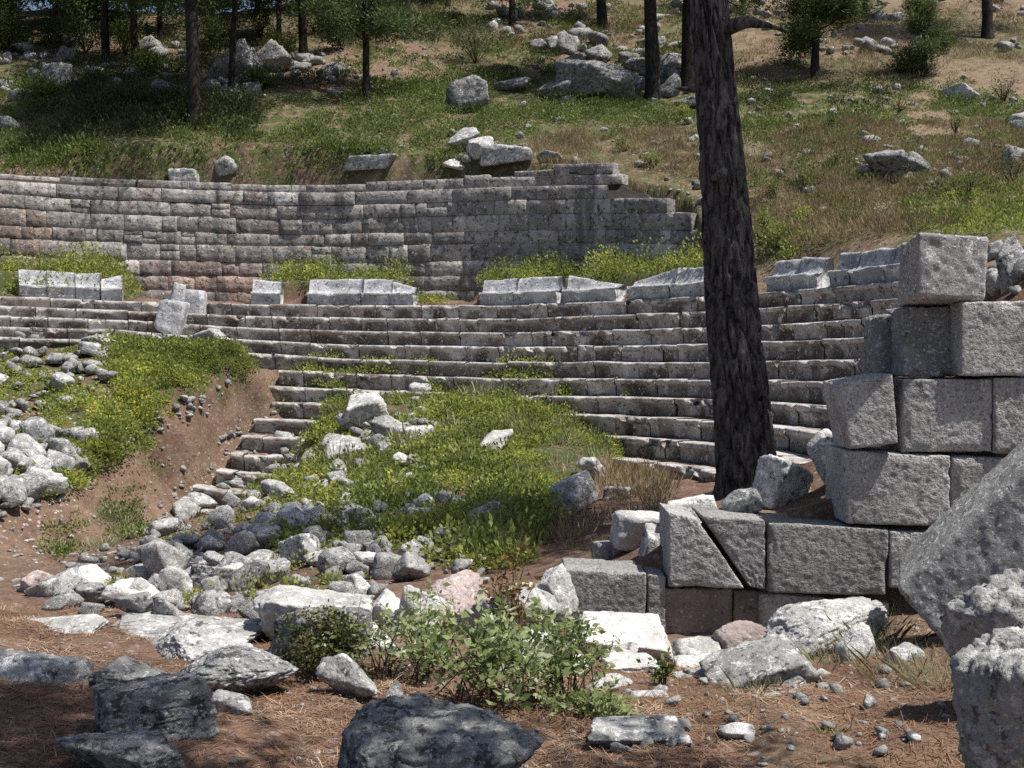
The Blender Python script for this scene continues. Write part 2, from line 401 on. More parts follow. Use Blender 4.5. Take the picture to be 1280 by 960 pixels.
def height(X, Y):
    X = np.asarray(X, float); Y = np.asarray(Y, float)
    dx, dy = X - CX, Y - CY
    r = np.hypot(dx, dy); sn = dy / np.maximum(r, 1e-6)
    Yc = np.maximum(Y, 2.)
    px = 640 + F * X / Yc
    g = front(np.clip(X, -40, 40), np.clip(Y, -6, 33))
    g = np.clip(g, -2.6, 4.5)
    bf = np.clip(backfill(np.clip(X, -1, 12), np.clip(Y, 8, 14)), -.6, 2.2)
    m1 = sst(.22, .42, Y - wallY(X)) * sst(.35, .6, X) * (1 - sst(11.2, 13.2, Y))
    g = g * (1 - m1) + bf * m1
    side = sst(-.30, .12, sn)
    ter = rowz(np.full_like(X, 4.), px) + .06
    fill = np.interp(px, [-200, 140, 168, 322, 345, 500, 522, 588, 612, 870, 930], [.72, .72, .05, .05, .72, .72, .08, .08, .72, .72, .2])
    ter = ter + fill * sst(RK(4) + .66, RK(4) + 1.0, r)
    m2 = sst(RK(4) + .25, RK(4) + .6, r) * side
    g = g * (1 - m2) + ter * m2
    hl = hill(X, np.maximum(Y, 15))
    end = sst(850, 905, px)
    st = (RW + .35) * (1 - end) + (RK(4) + .9) * end
    wd = .3 * (1 - end) + 1.6 * end
    m3 = sst(0, 1, (r - st) / wd) * side
    g = g * (1 - m3) + hl * m3
    hp = P(1300, 338, 14.8)
    g = np.maximum(g, np.where(Y > 10.5, hp[2] + .1 - 1.0 * np.hypot(X - hp[0], (Y - hp[1]) * .8), -9))
    # the dug out seat ends beside the path
    kc = (r - 13.65) / .583
    xl = np.interp(kc, [-9.5, -9, -8, -7, -6, -5, -4, -3], [186, 196, 236, 264, 282, 298, 314, 330])
    zc = rowz(kc, px) - .44
    ms = sst(-40, -15, px - xl) * (1 - sst(70, 120, px - xl)) * sst(-9.9, -9.4, kc) * (1 - sst(-3.2, -2.6, kc)) * side
    g = np.where(ms > 0, g * (1 - ms) + np.minimum(g, zc) * ms, g)
    # clods and slumps on the cut bank beside the path
    bk = inpoly(px, 435 + F * (EYE - g) / Yc, [(345, 440), (300, 500), (215, 565), (150, 610), (60, 660), (-60, 700), (-60, 640), (60, 600), (150, 540), (250, 480)]) & (Y > 14) & (Y < 30)
    g = g + np.where(bk, .10 * np.abs(fbm2(X * 2.4, Y * 2.4, 71, 4)) + .05 * fbm2(X * 6, Y * 6, 72, 2), 0)
    # small relief
    amp = np.where(m3 > .5, .16, .05)
    g = g + amp * fbm2(X * .55, Y * .55, 3, 4) + .034 * fbm2(X * 3.1, Y * 3.1, 9, 4)
    return g

def axis(segs):
    out = [segs[0][0]]
    for a, b, s in segs:
        n = max(1, int(round((b - a) / s))); out += list(np.linspace(a, b, n + 1)[1:])
    return np.array(out)
AX = axis([(-160, -40, 6), (-40, -18, .5), (-18, -4, .13), (-4, 5, .085), (5, 12, .13), (12, 30, .4), (30, 160, 6)])
AY = axis([(-14, 1, .8), (1, 3.6, .3), (3.6, 10, .075), (10, 31, .13), (31, 37, .13), (37, 62, .28), (62, 180, 3)])
GX, GY = np.meshgrid(AX, AY, indexing='xy')
GZ = height(GX, GY)

def gz(x, y):
    x = np.atleast_1d(np.asarray(x, float)); y = np.atleast_1d(np.asarray(y, float))
    i = np.clip(np.searchsorted(AX, x) - 1, 0, len(AX) - 2); j = np.clip(np.searchsorted(AY, y) - 1, 0, len(AY) - 2)
    u = np.clip((x - AX[i]) / (AX[i + 1] - AX[i]), 0, 1); v = np.clip((y - AY[j]) / (AY[j + 1] - AY[j]), 0, 1)
    return (GZ[j, i] * (1 - u) + GZ[j, i + 1] * u) * (1 - v) + (GZ[j + 1, i] * (1 - u) + GZ[j + 1, i + 1] * u) * v

_YS = np.concatenate([np.arange(2.5, 12, .04), np.arange(12, 40, .08), np.arange(40, 110, .2)])
def hit(px, py):
    d = ray(px, py); t = _YS / d[1]
    z = EYE + d[2] * t; g = gz(d[0] * t, _YS)
    w = np.nonzero(z <= g)[0]
    return _YS[w[0]] if len(w) else None

# green areas as outlines on the ground (given as seen, then laid on the terrain)
G_LEFT = [(-200, 500), (-60, 440), (60, 420), (160, 428), (296, 424), (306, 470), (245, 500), (165, 530), (120, 575), (60, 605), (-40, 640), (-200, 640)]
G_MID = [(356, 470), (420, 476), (500, 497), (640, 500), (745, 530), (765, 572), (725, 600), (690, 650), (640, 715), (560, 712), (510, 690), (470, 655), (430, 635), (400, 600), (380, 560), (362, 520)]
G_MIDL = [(362, 520), (400, 600), (470, 655), (520, 700), (480, 735), (420, 700), (345, 690), (300, 650), (335, 590)]
G_TER = [[(-170, 318), (155, 318), (172, 350), (165, 375), (-170, 375)], [(335, 330), (492, 330), (505, 362), (335, 362)], [(585, 326), (715, 326), (720, 362), (600, 362)], [(725, 318), (890, 314), (890, 362), (735, 366)],
         [(950, 296), (1010, 300), (1000, 330), (950, 330)]]
G_HILL = [(-250, 205), (-250, 110), (100, 100), (300, 120), (430, 115), (520, 100), (700, 118), (870, 118), (870, 160), (760, 175), (640, 190), (560, 205), (430, 208), (330, 215), (100, 222)]
G_HR = [(1140, 290), (1160, 262), (1230, 235), (1400, 215), (1400, 300), (1240, 290), (1190, 300)]
G_HS = [(900, 100), (1090, 95), (1160, 110), (1100, 140), (930, 145)]
hpx, hpy = proj(GX, np.maximum(GY, 2.5), GZ)
nz = 30 * fbm2(GX * .6, GY * .6, 31, 3)
far = GY > 33
gr = np.zeros_like(GX)
for pl, sel in [(G_LEFT, ~far), (G_MID, ~far), (G_HILL, GY > 30), (G_HR, GY > 18), (G_HS, far)] + [(q, True) for q in G_TER]:
    gr = np.maximum(gr, (inpoly(hpx + nz * .4, hpy + nz * .2, pl) & sel & (GY > 8)).astype(float))
rr = np.hypot(GX - CX, GY - CY)
hillm = ((rr > RW) & (GY > 17)) | ((rr > RK(4) + .8) & (GY > 17) & (hpx > 880))
dry = np.where(hillm, .55 + .5 * sst(820, 950, hpx), .12 + .25 * (hpx > 820) * (GY < 9))
gr = np.maximum(gr, hillm * .8 * sst(-.15, .25, fbm2(GX * .28 + 5, GY * .28, 53, 4)))
dry = np.clip(dry + .25 * fbm2(GX * .4, GY * .4, 41, 2), 0, 1)
grav = np.where(hillm, .45, .35)
path = inpoly(hpx, hpy, [(335, 445), (365, 447), (330, 560), (260, 640), (180, 690), (60, 740), (-150, 740), (-150, 680), (20, 650), (150, 580), (270, 500)]) & (GY > 12)
steps = inpoly(hpx, hpy, [(300, 520), (350, 520), (330, 600), (290, 660), (200, 700), (180, 670), (230, 600)]) & (GY > 12)
grav = np.where(steps, 1., grav)
grav = np.where(inpoly(hpx, hpy, [(-50, 420), (150, 425), (140, 520), (60, 560), (140, 580), (60, 660), (-50, 670)]) & (GY > 12), 1., grav)
dry = np.where(path, .35, dry)
ny, nx = GX.shape
idx = np.arange(nx * ny).reshape(ny, nx)
q = np.stack([idx[:-1, :-1], idx[:-1, 1:], idx[1:, 1:], idx[1:, :-1]], -1).reshape(-1, 4)
gm = mk_mesh('ground', np.stack([GX, GY, GZ], -1).reshape(-1, 3), [q], M['ground'], True, {'zones': np.stack([dry, gr, grav], -1).reshape(-1, 3)})
tag(mk_obj('ground', gm), 'hillside ground of red brown soil, dry straw and stones round the ruined theatre', 'ground', kind='structure')

# ------------------------------------------------------------------ swept seats
SWEEP_T = {}
def sweep(profile, R, a0, a1, zf, seed, seg=9, chip=.5, chip_ids=(), rough=.006, hs=None):
    """stone swept along an arc; profile = (dr, dz) closed polygon order, zf(a) = z of the profile's zero"""
    pr = np.array(profile, float); n = len(pr)
    t = np.linspace(0, 1, seg + 1); a = a0 + (a1 - a0) * t
    A, K = np.meshgrid(np.arange(seg + 1), np.arange(n), indexing='ij')
    dr = pr[K, 0].copy(); dz = pr[K, 1].copy()
    ang = a[A]
    if hs is not None:
        hl = hs[0] + (hs[1] - hs[0]) * t[A]
        dz = np.where(dz > .4, .4 + (dz - .4) * hl, dz)
    z0 = zf(a)[A]
    L = R * ang
    q = np.stack([L.ravel(), dr.ravel(), (dz + z0).ravel()], -1)
    n1 = fbm(q * 5.5, seed, 3).reshape(A.shape); n2 = fbm(q * 6.5 + 50, seed + 5, 2).reshape(A.shape)
    n3 = fbm(np.stack([L.ravel() * 2.6, q[:, 1] * 2, q[:, 2] * 2], -1) + 11.7, seed + 9, 3).reshape(A.shape)
    dr = dr + rough * n1; dz = dz + rough * n2 * .7
    ch = np.isin(K, chip_ids)
    c = np.clip(n3 * 1.5 - .12, 0, 1) * chip
    dr = np.where(ch, dr + c * .15, dr); dz = np.where(ch, dz - c * .06, dz)
    e = np.minimum(t, 1 - t)[A] * abs(a1 - a0) * R          # ends rounded
    rnd = np.clip(1 - e / .03, 0, 1)
    dr = dr + rnd * .012 * (pr[K, 0] < .1)
    X = CX + (R + dr) * np.cos(ang); Y = CY + (R + dr) * np.sin(ang)
    V = np.stack([X, Y, dz + z0], -1).reshape(-1, 3)
    SWEEP_T['w'] = (K.ravel(), (c * ch).ravel(), n3.ravel(), t[A].ravel(), pr[K, 1].ravel())
    ii = np.arange((seg + 1) * n).reshape(seg + 1, n)
    jj = np.roll(ii, -1, 1)
    Q = np.stack([ii[:-1], ii[1:], jj[1:], jj[:-1]], -1).reshape(-1, 4)
    caps = [ii[0][None, ::-1], ii[-1][None, :]]
    return V, [Q] + caps

SEATP = [(.105, -.42), (.11, -.33), (.105, -.25), (.095, -.18), (.065, -.135), (.02, -.11), (0, -.085), (0, -.04), (.006, -.016), (.020, -.004), (.05, 0), (.14, .004), (.26, -.002), (.40, -.006), (.55, -.008), (.68, -.012), (.68, -.42)]
ordn = {4: 'topmost tier of stone seats, directly under the backed benches', 3: 'second tier of weathered stone seats below the backed benches', 2: 'third tier of stone seats below the backed benches, dark stained risers',
        1: 'fourth tier of stone seats below the backed benches, chipped edges', 0: 'fifth tier of stone seats below the backed benches, just above the left mound',
        -1: 'sixth tier of seats below the backed benches, starting right of the path head', -2: 'seventh tier of seats below the backed benches, weeds growing along it', -3: 'eighth tier of seats below the backed benches, along the upper edge of the green mound',
        -4: 'ninth tier of seats below the backed benches, half buried by the green mound', -5: 'tenth tier of seats below the backed benches, broken blocks left of the big pine',
        -6: 'short exposed seat end, fourth from the bottom of the path', -7: 'short exposed seat end, third from the bottom of the path', -8: 'short exposed seat end, second from the bottom of the path', -9: 'lowest exposed seat end beside the dirt path'}
for k, segs in ROWS.items():
    amid = math.pi / 2
    bx, by = cpt(RK(k), amid)
    root = empty('seat_row', (bx, by, float(rowz(k, 430)) - .4), ordn[k], 'seat row', 'curved tiers of stone seats')
    for (pa, pb) in segs:
        a0, a1 = circ(pb, RK(k)), circ(pa, RK(k))
        a = a0
        while a < a1 - .01:
            L = random.choice([.55, .8, 1.0, 1.15, 1.3]) * random.uniform(.9, 1.1)
            b = min(a + L / RK(k), a1)
            if (a1 - b) * RK(k) < .3: b = a1
            oz = random.gauss(0, .009); orr = random.gauss(0, .016); tl = random.gauss(0, .007)
            s = random.randint(0, 9999)
            if k <= -4 and random.random() < .12: oz -= .06; orr += .05
            def zf(an, a=a, b=b, k=k, oz=oz, tl=tl):
                X, Y = cpt(RK(k), an); px = 640 + F * X / Y
                return rowz(np.full_like(an, float(k)), px) + oz + tl * ((an - a) / (b - a) - .5) * 2
            V, Fc = sweep(SEATP, RK(k) + orr, a + .006 / RK(k), b - .010 / RK(k), zf, s, 18, random.choice([.2, .4, .7, 1.1, 1.6]), (5, 6, 7, 8, 9, 10))
            kk_, cc_, nn_, uu_, vv_ = SWEEP_T['w']
            tone = random.choice([(.60, .56, .53), (.85, .80, .77), (1, .98, .96), (.92, .9, .88), (1.1, 1.08, 1.06), (.45, .41, .38), (.95, .85, .81), (.75, .70, .67)])
            worn = np.where(kk_ >= 6, 1., np.clip((nn_ - .02) * 5 + (kk_ - 4) * .5, 0, 1))[:, None]  # sunlit noses and treads put in as a paler tint, besides wear
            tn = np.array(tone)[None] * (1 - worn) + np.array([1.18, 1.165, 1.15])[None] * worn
            ar_ = np.zeros_like(nn_)                        # shade of hollows under the nosing, painted into the tint
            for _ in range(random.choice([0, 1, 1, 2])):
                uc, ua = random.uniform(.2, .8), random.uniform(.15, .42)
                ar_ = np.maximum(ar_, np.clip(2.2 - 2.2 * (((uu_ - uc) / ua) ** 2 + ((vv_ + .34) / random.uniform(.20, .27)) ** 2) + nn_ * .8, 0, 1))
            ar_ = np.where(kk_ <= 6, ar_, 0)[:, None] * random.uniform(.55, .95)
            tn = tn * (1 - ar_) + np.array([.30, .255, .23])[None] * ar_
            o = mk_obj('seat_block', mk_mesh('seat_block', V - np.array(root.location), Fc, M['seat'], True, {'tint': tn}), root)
            a = b

BENP = [(.07, 0), (.08, .12), (.075, .21), (.05, .27), (.012, .295), (0, .32), (0, .36), (.02, .385), (.10, .38), (.22, .37), (.29, .40), (.34, .47), (.375, .56), (.40, .66), (.415, .77), (.44, .81), (.50, .825), (.58, .82), (.64, .79), (.66, .6), (.66, .3), (.66, 0)]
BEN = [(-150, -95, 1, 1, 'off'), (-93, -40, 1, 1, 'off'),
       (26, 60, 1, 1, 'first bench from the left in the intact row of four backed benches'), (60.6, 95, 1, .95, 'second bench from the left in the row of four backed benches under yellow weeds'),
       (95.6, 126, .95, 1, 'third bench in the row of four backed benches under yellow weeds'), (127.5, 154, .6, .9, 'chipped fourth bench ending the left row of backed benches'),
       (314, 350, .9, .75, 'lone backed bench just right of the tumbled block, weeds behind it'), (384, 450, .95, 1, 'long smooth backed bench block left of the broken one'), (450.8, 486, 1, 1, 'short backed bench in the middle of the group under the pale wall'),
       (486.6, 515, .8, .35, 'broken backed bench whose top slopes down to the gap at its right'), (598, 640, .9, 1, 'backed bench at the right edge of the central gap'), (640.8, 694, 1, .95, 'wide backed bench below bushy weeds and left of a dark gap'),
       (702, 768, 1, .15, 'broken backed bench sloping down to the right beside green weeds'), (783, 834, .3, 1, 'backed bench with a broken left end, left of the big pine'), (835, 882, 1, .9, 'pale backed bench touching the big pine trunk on its left'),
       (953, 985, .9, .95, 'backed bench just right of the big pine trunk'), (985.6, 1016, 1, .8, 'second backed bench right of the big pine trunk'), (1032, 1056, 1, .9, 'backed bench after the grassy gap right of the big pine'),
       (1056.6, 1078, .9, 1, 'narrow backed bench near the right end of the top tier'), (1078.6, 1100, 1, .9, 'next to last backed bench before the lichen spotted corner block'), (1100.6, 1124, 1, 1, 'last backed bench visible left of the lichen spotted corner block')]
for i, (pa, pb, h0, h1, lb) in enumerate(BEN):
    R = RK(4) + .12
    a0, a1 = circ(pb, R), circ(pa, R)
    def zf(an):
        X, Y = cpt(R, an); px = 640 + F * X / Y
        return rowz(np.full_like(an, 4.), px) - .004
    V, Fc = sweep(BENP, R + random.gauss(0, .02), a0, a1, zf, 300 + i, 10, .45, (5, 6, 7, 8, 14, 15, 16, 17), .014, (h1, h0))
    loc = V.mean(0); loc[2] = V[:, 2].min()
    o = mk_obj('backed_bench', mk_mesh('backed_bench', V - loc, Fc, M['bench']), None, loc)
    tag(o, lb if lb != 'off' else 'backed stone bench standing past the left edge of the picture', 'stone bench', 'stone benches with backs along the top tier')

# ------------------------------------------------------------------ boxes with worn edges
_grid_cache = {}
def boxgrid(nu, nv, nw):
    key = (nu, nv, nw)
    if key in _grid_cache: return _grid_cache[key]
    pts = {}; V = []
    def vid(i, j, k):
        if (i, j, k) not in pts: pts[(i, j, k)] = len(V); V.append((i / nu, j / nv, k / nw))
        return pts[(i, j, k)]
    Q = []
    for i in range(nu):
        for k in range(nw):
            Q.append([vid(i, 0, k), vid(i + 1, 0, k), vid(i + 1, 0, k + 1), vid(i, 0, k + 1)])
            Q.append([vid(i, nv, k), vid(i, nv, k + 1), vid(i + 1, nv, k + 1), vid(i + 1, nv, k)])
    for i in range(nu):
        for j in range(nv):
            Q.append([vid(i, j, 0), vid(i, j + 1, 0), vid(i + 1, j + 1, 0), vid(i + 1, j, 0)])
            Q.append([vid(i, j, nw), vid(i + 1, j, nw), vid(i + 1, j + 1, nw), vid(i, j + 1, nw)])
    for j in range(nv):
        for k in range(nw):
            Q.append([vid(0, j, k), vid(0, j, k + 1), vid(0, j + 1, k + 1), vid(0, j + 1, k)])
            Q.append([vid(nu, j, k), vid(nu, j + 1, k), vid(nu, j + 1, k + 1), vid(nu, j, k + 1)])
    _grid_cache[key] = (np.array(V), np.array(Q)); return _grid_cache[key]

def worn_box(c8, seed, res=.03, rad=.02, rough=.006, chips=.05, rfreq=14, nmax=60):
    """c8: array [2][2][2][3] of corners indexed (u, v, w); returns worn-edged block"""
    c8 = np.asarray(c8, float)
    S = np.array([np.linalg.norm(c8[1].mean((0, 1)) - c8[0].mean((0, 1))), np.linalg.norm(c8[:, 1].mean((0, 1)) - c8[:, 0].mean((0, 1))), np.linalg.norm(c8[:, :, 1].mean((0, 1)) - c8[:, :, 0].mean((0, 1)))])
    n = [int(np.clip(round(s / res), 3, nmax)) for s in S]
    V, Q = boxgrid(*n)
    p = V * S
    # gather more loops near the edges
    rad = min(rad, S.min() * .3)
    off = RNG.random(3) * 50
    c = np.clip(p, rad, S - rad); d = p - c
    ln = np.linalg.norm(d, axis=1, keepdims=True); nrm = d / np.maximum(ln, 1e-9)
    p2 = c + nrm * np.minimum(ln, rad)
    near = np.sort(np.minimum(p, S - p), axis=1)      # two smallest distances
    ed = near[:, 1]
    n1 = fbm(p * rfreq + off, seed, 2); n2 = fbm(p * 4 + off, seed + 3, 3)
    p2 = p2 + nrm * (n1 * rough)[:, None] + nrm * (n2 * rough * .35)[:, None]
    ch = np.clip(n2 * 1.4 - .15, 0, 1) * np.clip(1 - ed / (chips * 2.2 + 1e-6), 0, 1) * chips
    inward = (S / 2 - p); inward /= np.linalg.norm(inward, axis=1, keepdims=True) + 1e-9
    p2 = p2 + inward * ch[:, None]
    t = p2 / S
    out = 0
    for a in (0, 1):
        for b in (0, 1):
            for cc in (0, 1):
                w = (t[:, 0] if a else 1 - t[:, 0]) * (t[:, 1] if b else 1 - t[:, 1]) * (t[:, 2] if cc else 1 - t[:, 2])
                out = out + w[:, None] * c8[a, b, cc]
    return out, Q

def quad_block(quad, Y0, depth, dvec=None, shrink=.001):
    """front face given by four picture points (tl, tr, br, bl) laid on the depth Y0 (number or 4 numbers), pushed back by depth"""
    Ys = [Y0] * 4 if np.isscalar(Y0) else Y0
    tl, tr, br, bl = [P(q[0], q[1], y) for q, y in zip(quad, Ys)]
    dv = np.array([0, depth, 0]) if dvec is None else np.array(dvec, float)
    c8 = np.zeros((2, 2, 2, 3))
    c8[0, 0, 0], c8[1, 0, 0], c8[0, 0, 1], c8[1, 0, 1] = bl, br, tl, tr
    for a in (0, 1):
        for b in (0, 1): c8[a, 1, b] = c8[a, 0, b] + dv
    m = c8.mean((0, 1, 2))
    return m + (c8 - m) * (1 - shrink)

# ------------------------------------------------------------------ theatre back wall
WREF = ([-300, -200, 0, 110, 350, 420, 655, 760, 890], [232, 236, 242, 249, 257, 257, 250, 248, 247])
WTOP = ([-300, 0, 60, 150, 250, 340, 341, 386, 387, 420, 445, 550, 600, 650, 700, 745, 765, 780, 802, 818, 834, 850, 868], [214, 215, 219, 223, 226, 231, 231, 231, 232, 228, 226, 224, 217, 212, 205, 199, 200, 214, 220, 233, 250, 266, 292])
def wang(px): return circ(px, RW)
apx = np.linspace(-300, 890, 200); aan = np.array([wang(x) for x in apx])
def an2px(a): return np.interp(-np.asarray(a), -aan, apx)
def wz(px, py):
    a = np.interp(px, apx, aan); Y = CY + RW * np.sin(a)
    d = (480 - py) / F
    return EYE + (d * cp - sp) / (cp + d * sp) * Y
zref = lambda a: wz(an2px(a), np.interp(an2px(a), *WREF))
ztop = lambda a: wz(an2px(a), np.interp(an2px(a), *WTOP))
A0, A1 = wang(885), wang(-280)
VV, QQ, TT = [], [], []; nv = 0
def wall_block(a, b, z0f, z1f, seed, tint, proud):
    global nv
    nu, nw = 9, 5
    V, Q = boxgrid(nu, 1, nw)
    L = (b - a) * RW
    u, v, w = V[:, 0].copy(), V[:, 1].copy(), V[:, 2].copy()
    # pull rows next to the rim close to it, so that the face keeps a worn edge
    def rim(t, s, n):
        e = .016 / s
        t = np.where(np.isclose(t, 1 / n), e, t); t = np.where(np.isclose(t, 1 - 1 / n), 1 - e, t); return t
    H = float(np.mean(z1f(np.array([a, b])) - z0f(np.array([a, b]))))
    u = rim(u, L, nu); w = rim(w, H, nw)
    ang = a + (b - a) * u
    z0 = z0f(ang); z1 = z1f(ang)
    z = z0 + (z1 - z0) * w
    edge = (np.minimum(u, 1 - u) * L < .001) | (np.minimum(w, 1 - w) * H < .001)
    q = np.stack([ang * RW, v, z], -1)
    n1 = fbm(q * 4 + seed, seed, 3); n2 = fbm(q * 7.5 + seed * 2, seed + 1, 2)
    ins = np.where(v < .5, np.where(edge, .018, 0) - n1 * .010 - proud, .5)
    ang = ang + np.where(edge, n2 * .010, 0) / RW; z = z + np.where(edge, n1 * .010, 0)
    r = RW + ins
    VV.append(np.stack([CX + r * np.cos(ang), CY + r * np.sin(ang), z], -1)); QQ.append(Q + nv); TT.append(np.tile(tint, (len(V), 1))); nv += len(V)

hs = []
zz = 0.
for i in range(14):
    h = [.44, .50, .40, .54, .46, .50, .42, .52, .46, .50, .5, .5, .5, .5][i]; hs.append((zz - h, zz)); zz -= h
wr = random.Random(5)
def tint_at(px, depth_m):
    red = 0.
    red += 1.0 * math.exp(-((px - 20) / 70) ** 2 - ((depth_m - 1.5) / .9) ** 2)
    red += 1.0 * math.exp(-((px - 260) / 75) ** 2 - ((depth_m - 2.9) / .8) ** 2)
    red += .25 * math.exp(-((px - 330) / 90) ** 2 - ((depth_m - .9) / .9) ** 2)
    red = min(1, red + wr.uniform(-.12, .12) * 1.2); red = max(red, 0)
    g = wr.uniform(.72, 1.22) if wr.random() > .12 else wr.uniform(1.25, 1.6)
    if 560 < px: g *= .94
    base = np.array([1., .985, .97]); rd = np.array([.98, .70, .58])
    return (base * (1 - red) + rd * red) * g
for ci, (zb, zt) in enumerate(hs):
    wob = 30 + ci
    def zl(d, ci=ci): return lambda an: zref(an) + d + .020 * fbm2(an * RW * .7, an * 0 + d * 9, 77, 2)
    a = A0 + wr.uniform(0, .02)
    while a < A1:
        L = wr.choice([.4, .55, .7, .85, 1.0, 1.2, 1.5]) * wr.uniform(.8, 1.2)
        b = a + L / RW
        m = (a + b) / 2
        top = float(ztop(np.array([m]))[0]) - float(zref(np.array([m]))[0])
        if top > (zb + zt) / 2 - .02:
            zt2 = zt if top > zt - .05 or ci else zt
            tt_ = tint_at(float(an2px(m)), -zb)
            if L < .75 and wr.random() < .18:
                zs = zb + (zt - zb) * wr.uniform(.35, .65)
                wall_block(a, b, zl(zb), lambda an, zs=zs: zref(an) + zs, wr.randint(0, 999), tt_ * .95, wr.gauss(0, .02)); wall_block(a, b, lambda an, zs=zs: zref(an) + zs, zl(zt), wr.randint(0, 999), tt_ * 1.05, wr.gauss(0, .02))
            else:
                wall_block(a, b, zl(zb), zl(zt), wr.randint(0, 999), tt_, wr.gauss(0, .010))
        a = b
# top courses above the reference joint
for (lo, hi) in ((0., .42), (.42, .74), (.74, 1.05), (1.05, 1.3)):
    a = A0
    while a < A1:
        L = wr.choice([.7, .9, 1.2, 1.5, 1.9] if lo == 0 else [.9, 1.3, 1.8, 2.2]) * wr.uniform(.85, 1.15); b = a + L / RW; m = (a + b) / 2
        top = float(np.min(ztop(np.array([a, m, b])) - zref(np.array([a, m, b]))))
        if top > lo + .08:
            h1 = min(hi, top) if top - hi < .12 else hi
            if top - h1 < .1: h1 = top + wr.gauss(0, .02)
            px = float(an2px(m)); tn = tint_at(px, -lo) * (1.12 if lo == 0 else 1.05)
            if lo == 0 and 346 < px < 386: tn = np.array([1.9, 1.95, 2.0])
            wall_block(a, b - .01 / RW, lambda an, lo=lo: zref(an) + lo + .01, lambda an, h1=h1: zref(an) + h1, wr.randint(0, 999), tn, wr.gauss(.0 if lo == 0 else -.06, .03))
        a = b
wroot = empty('theatre_wall', (CX, CY + RW, float(rowz(4, 600))), 'long curved ashlar wall behind the top benches, stained and stepping down at its right end', 'wall')
wl = np.array(wroot.location)
mk_obj('stone_courses', mk_mesh('stone_courses', np.concatenate(VV) - wl, [np.concatenate(QQ)], M['wall'], True, {'tint': np.concatenate(TT)}), wroot)
# rubble core behind the joints
aa = np.linspace(A0 + .004, A1, 260)
zt_ = np.minimum(ztop(aa), zref(aa) + 1.0) - np.where(an2px(aa) > 730, .5, .16); zb_ = np.full_like(aa, float(rowz(4, 600)) - .6)
ri = RW + .075; ro = RW + .46
V = np.concatenate([np.stack([CX + r_ * np.cos(aa), CY + r_ * np.sin(aa), z_], -1) for r_, z_ in ((ri, zb_), (ri, zt_), (ro, zt_), (ro, zb_))])
n = len(aa); I = np.arange(4 * n).reshape(4, n)
Q = np.concatenate([np.stack([I[j, :-1], I[j, 1:], I[j + 1, 1:], I[j + 1, :-1]], -1) for j in range(3)])
mk_obj('rubble_core', mk_mesh('rubble_core', V - wl, [Q], M['joint']), wroot)

# ------------------------------------------------------------------ ashlar retaining wall
def WY(px): return 9.02 - (px - 705) / 575 * .42
rw0 = P(960, 790, 9.0)
rwall = empty('retaining_wall', rw0, 'broken stepped end of the retaining wall, rough tooled grey blocks', 'retaining wall')
def ash(quad, Y, depth, mat='ashlar', seed=0, label=None, rough=.008, name='ashlar_block', rad=.009, chips=.03, res=.014, dvec=None):
    c8 = quad_block(quad, Y, depth, dvec)
    V, Q = worn_box(c8, seed, res, rad, rough, chips, 30, 76)
    o = mk_obj(name, mk_mesh(name, V - rw0, [Q], M[mat]), rwall)
    if label: o['label'] = label
    return o
def rc(x0, y0, x1, y1, s=0): return [(x0, y0), (x1, y0 + s), (x1, y1 + s * .5), (x0, y1)]
AB = [(rc(706, 712, 808, 805, 5), 0, .55), (rc(809.5, 718, 832, 808, 2), 0.02, .5), ([(836, 641), (872, 648), (931, 736), (836, 734)], 0, .6),
      ([(877, 645), (957, 651), (957, 738), (938, 734)], .01, .6), (rc(960, 653, 1111, 741, 9), 0, .6), (rc(1112.5, 664, 1185, 735, 3), .0, .6),
      (rc(950, 741, 1032, 800, 6), .06, .5), (rc(1033, 750, 1112, 800, 4), .08, .5),
      (rc(1058, 563, 1188, 655, 7), 0, .6), (rc(1190, 570, 1270, 662, 3), .02, .6), ([(1050, 479), (1116, 467), (1123, 554), (1062, 562)], -.05, .5),
      (rc(1128, 474, 1241, 566, 0), .02, .6), (rc(1243, 472, 1330, 568, 0), .0, .6), (rc(1201, 377, 1300, 470, -1), -.02, .6)]
for i, (qd, dy, dp) in enumerate(AB):
    Y = [WY(p_[0]) + dy for p_ in qd]
    ash(qd, Y, dp, 'ashlar', 500 + i, rough=.0035)
ash(rc(826, 736, 916, 830), WY(870) + .10, .4, 'brownblock', 520, 'smooth brown block set back under the cracked block')
ash(rc(918, 738, 953, 830), WY(930) + .11, .4, 'brownblock', 521, 'narrow smooth brown block set back in the lowest course')
ash(rc(1129, 384, 1200, 471, 0), WY(1160) + .14, .45, 'lichenblock', 522, 'white flecked block set back under the corner block')
ash([(1104, 394), (1128, 390), (1128, 471), (1092, 471)], WY(1110) + .38, .5, 'lichenblock', 523, 'white lichen crusted end stone', rad=.05, chips=.1)
# courses running on past the picture's right edge
for i, px in enumerate(range(1335, 1700, 120)):
    for j, (ya, yb) in enumerate(((380, 470), (472, 566), (570, 660), (664, 760))):
        ash(rc(px + j * 20, ya, px + 118 + j * 20, yb), WY(1300), .6, 'ashlar', 560 + i * 4 + j, res=.08)

c8 = quad_block([(1148, 289), (1237, 296), (1232, 376), (1146, 372)], [8.46, 8.62, 8.66, 8.54], .5, (.02, .5, -.06))
V, Q = worn_box(c8, 610, .016, .03, .007, .05, 16, 64); loc = V.mean(0); loc[2] = V[:, 2].min()
tag(mk_obj('corner_block', mk_mesh('corner_block', V - loc, [Q], M['lichenblock']), None, loc), 'tilted white flecked stone block perched on top of the retaining wall', 'stone block')

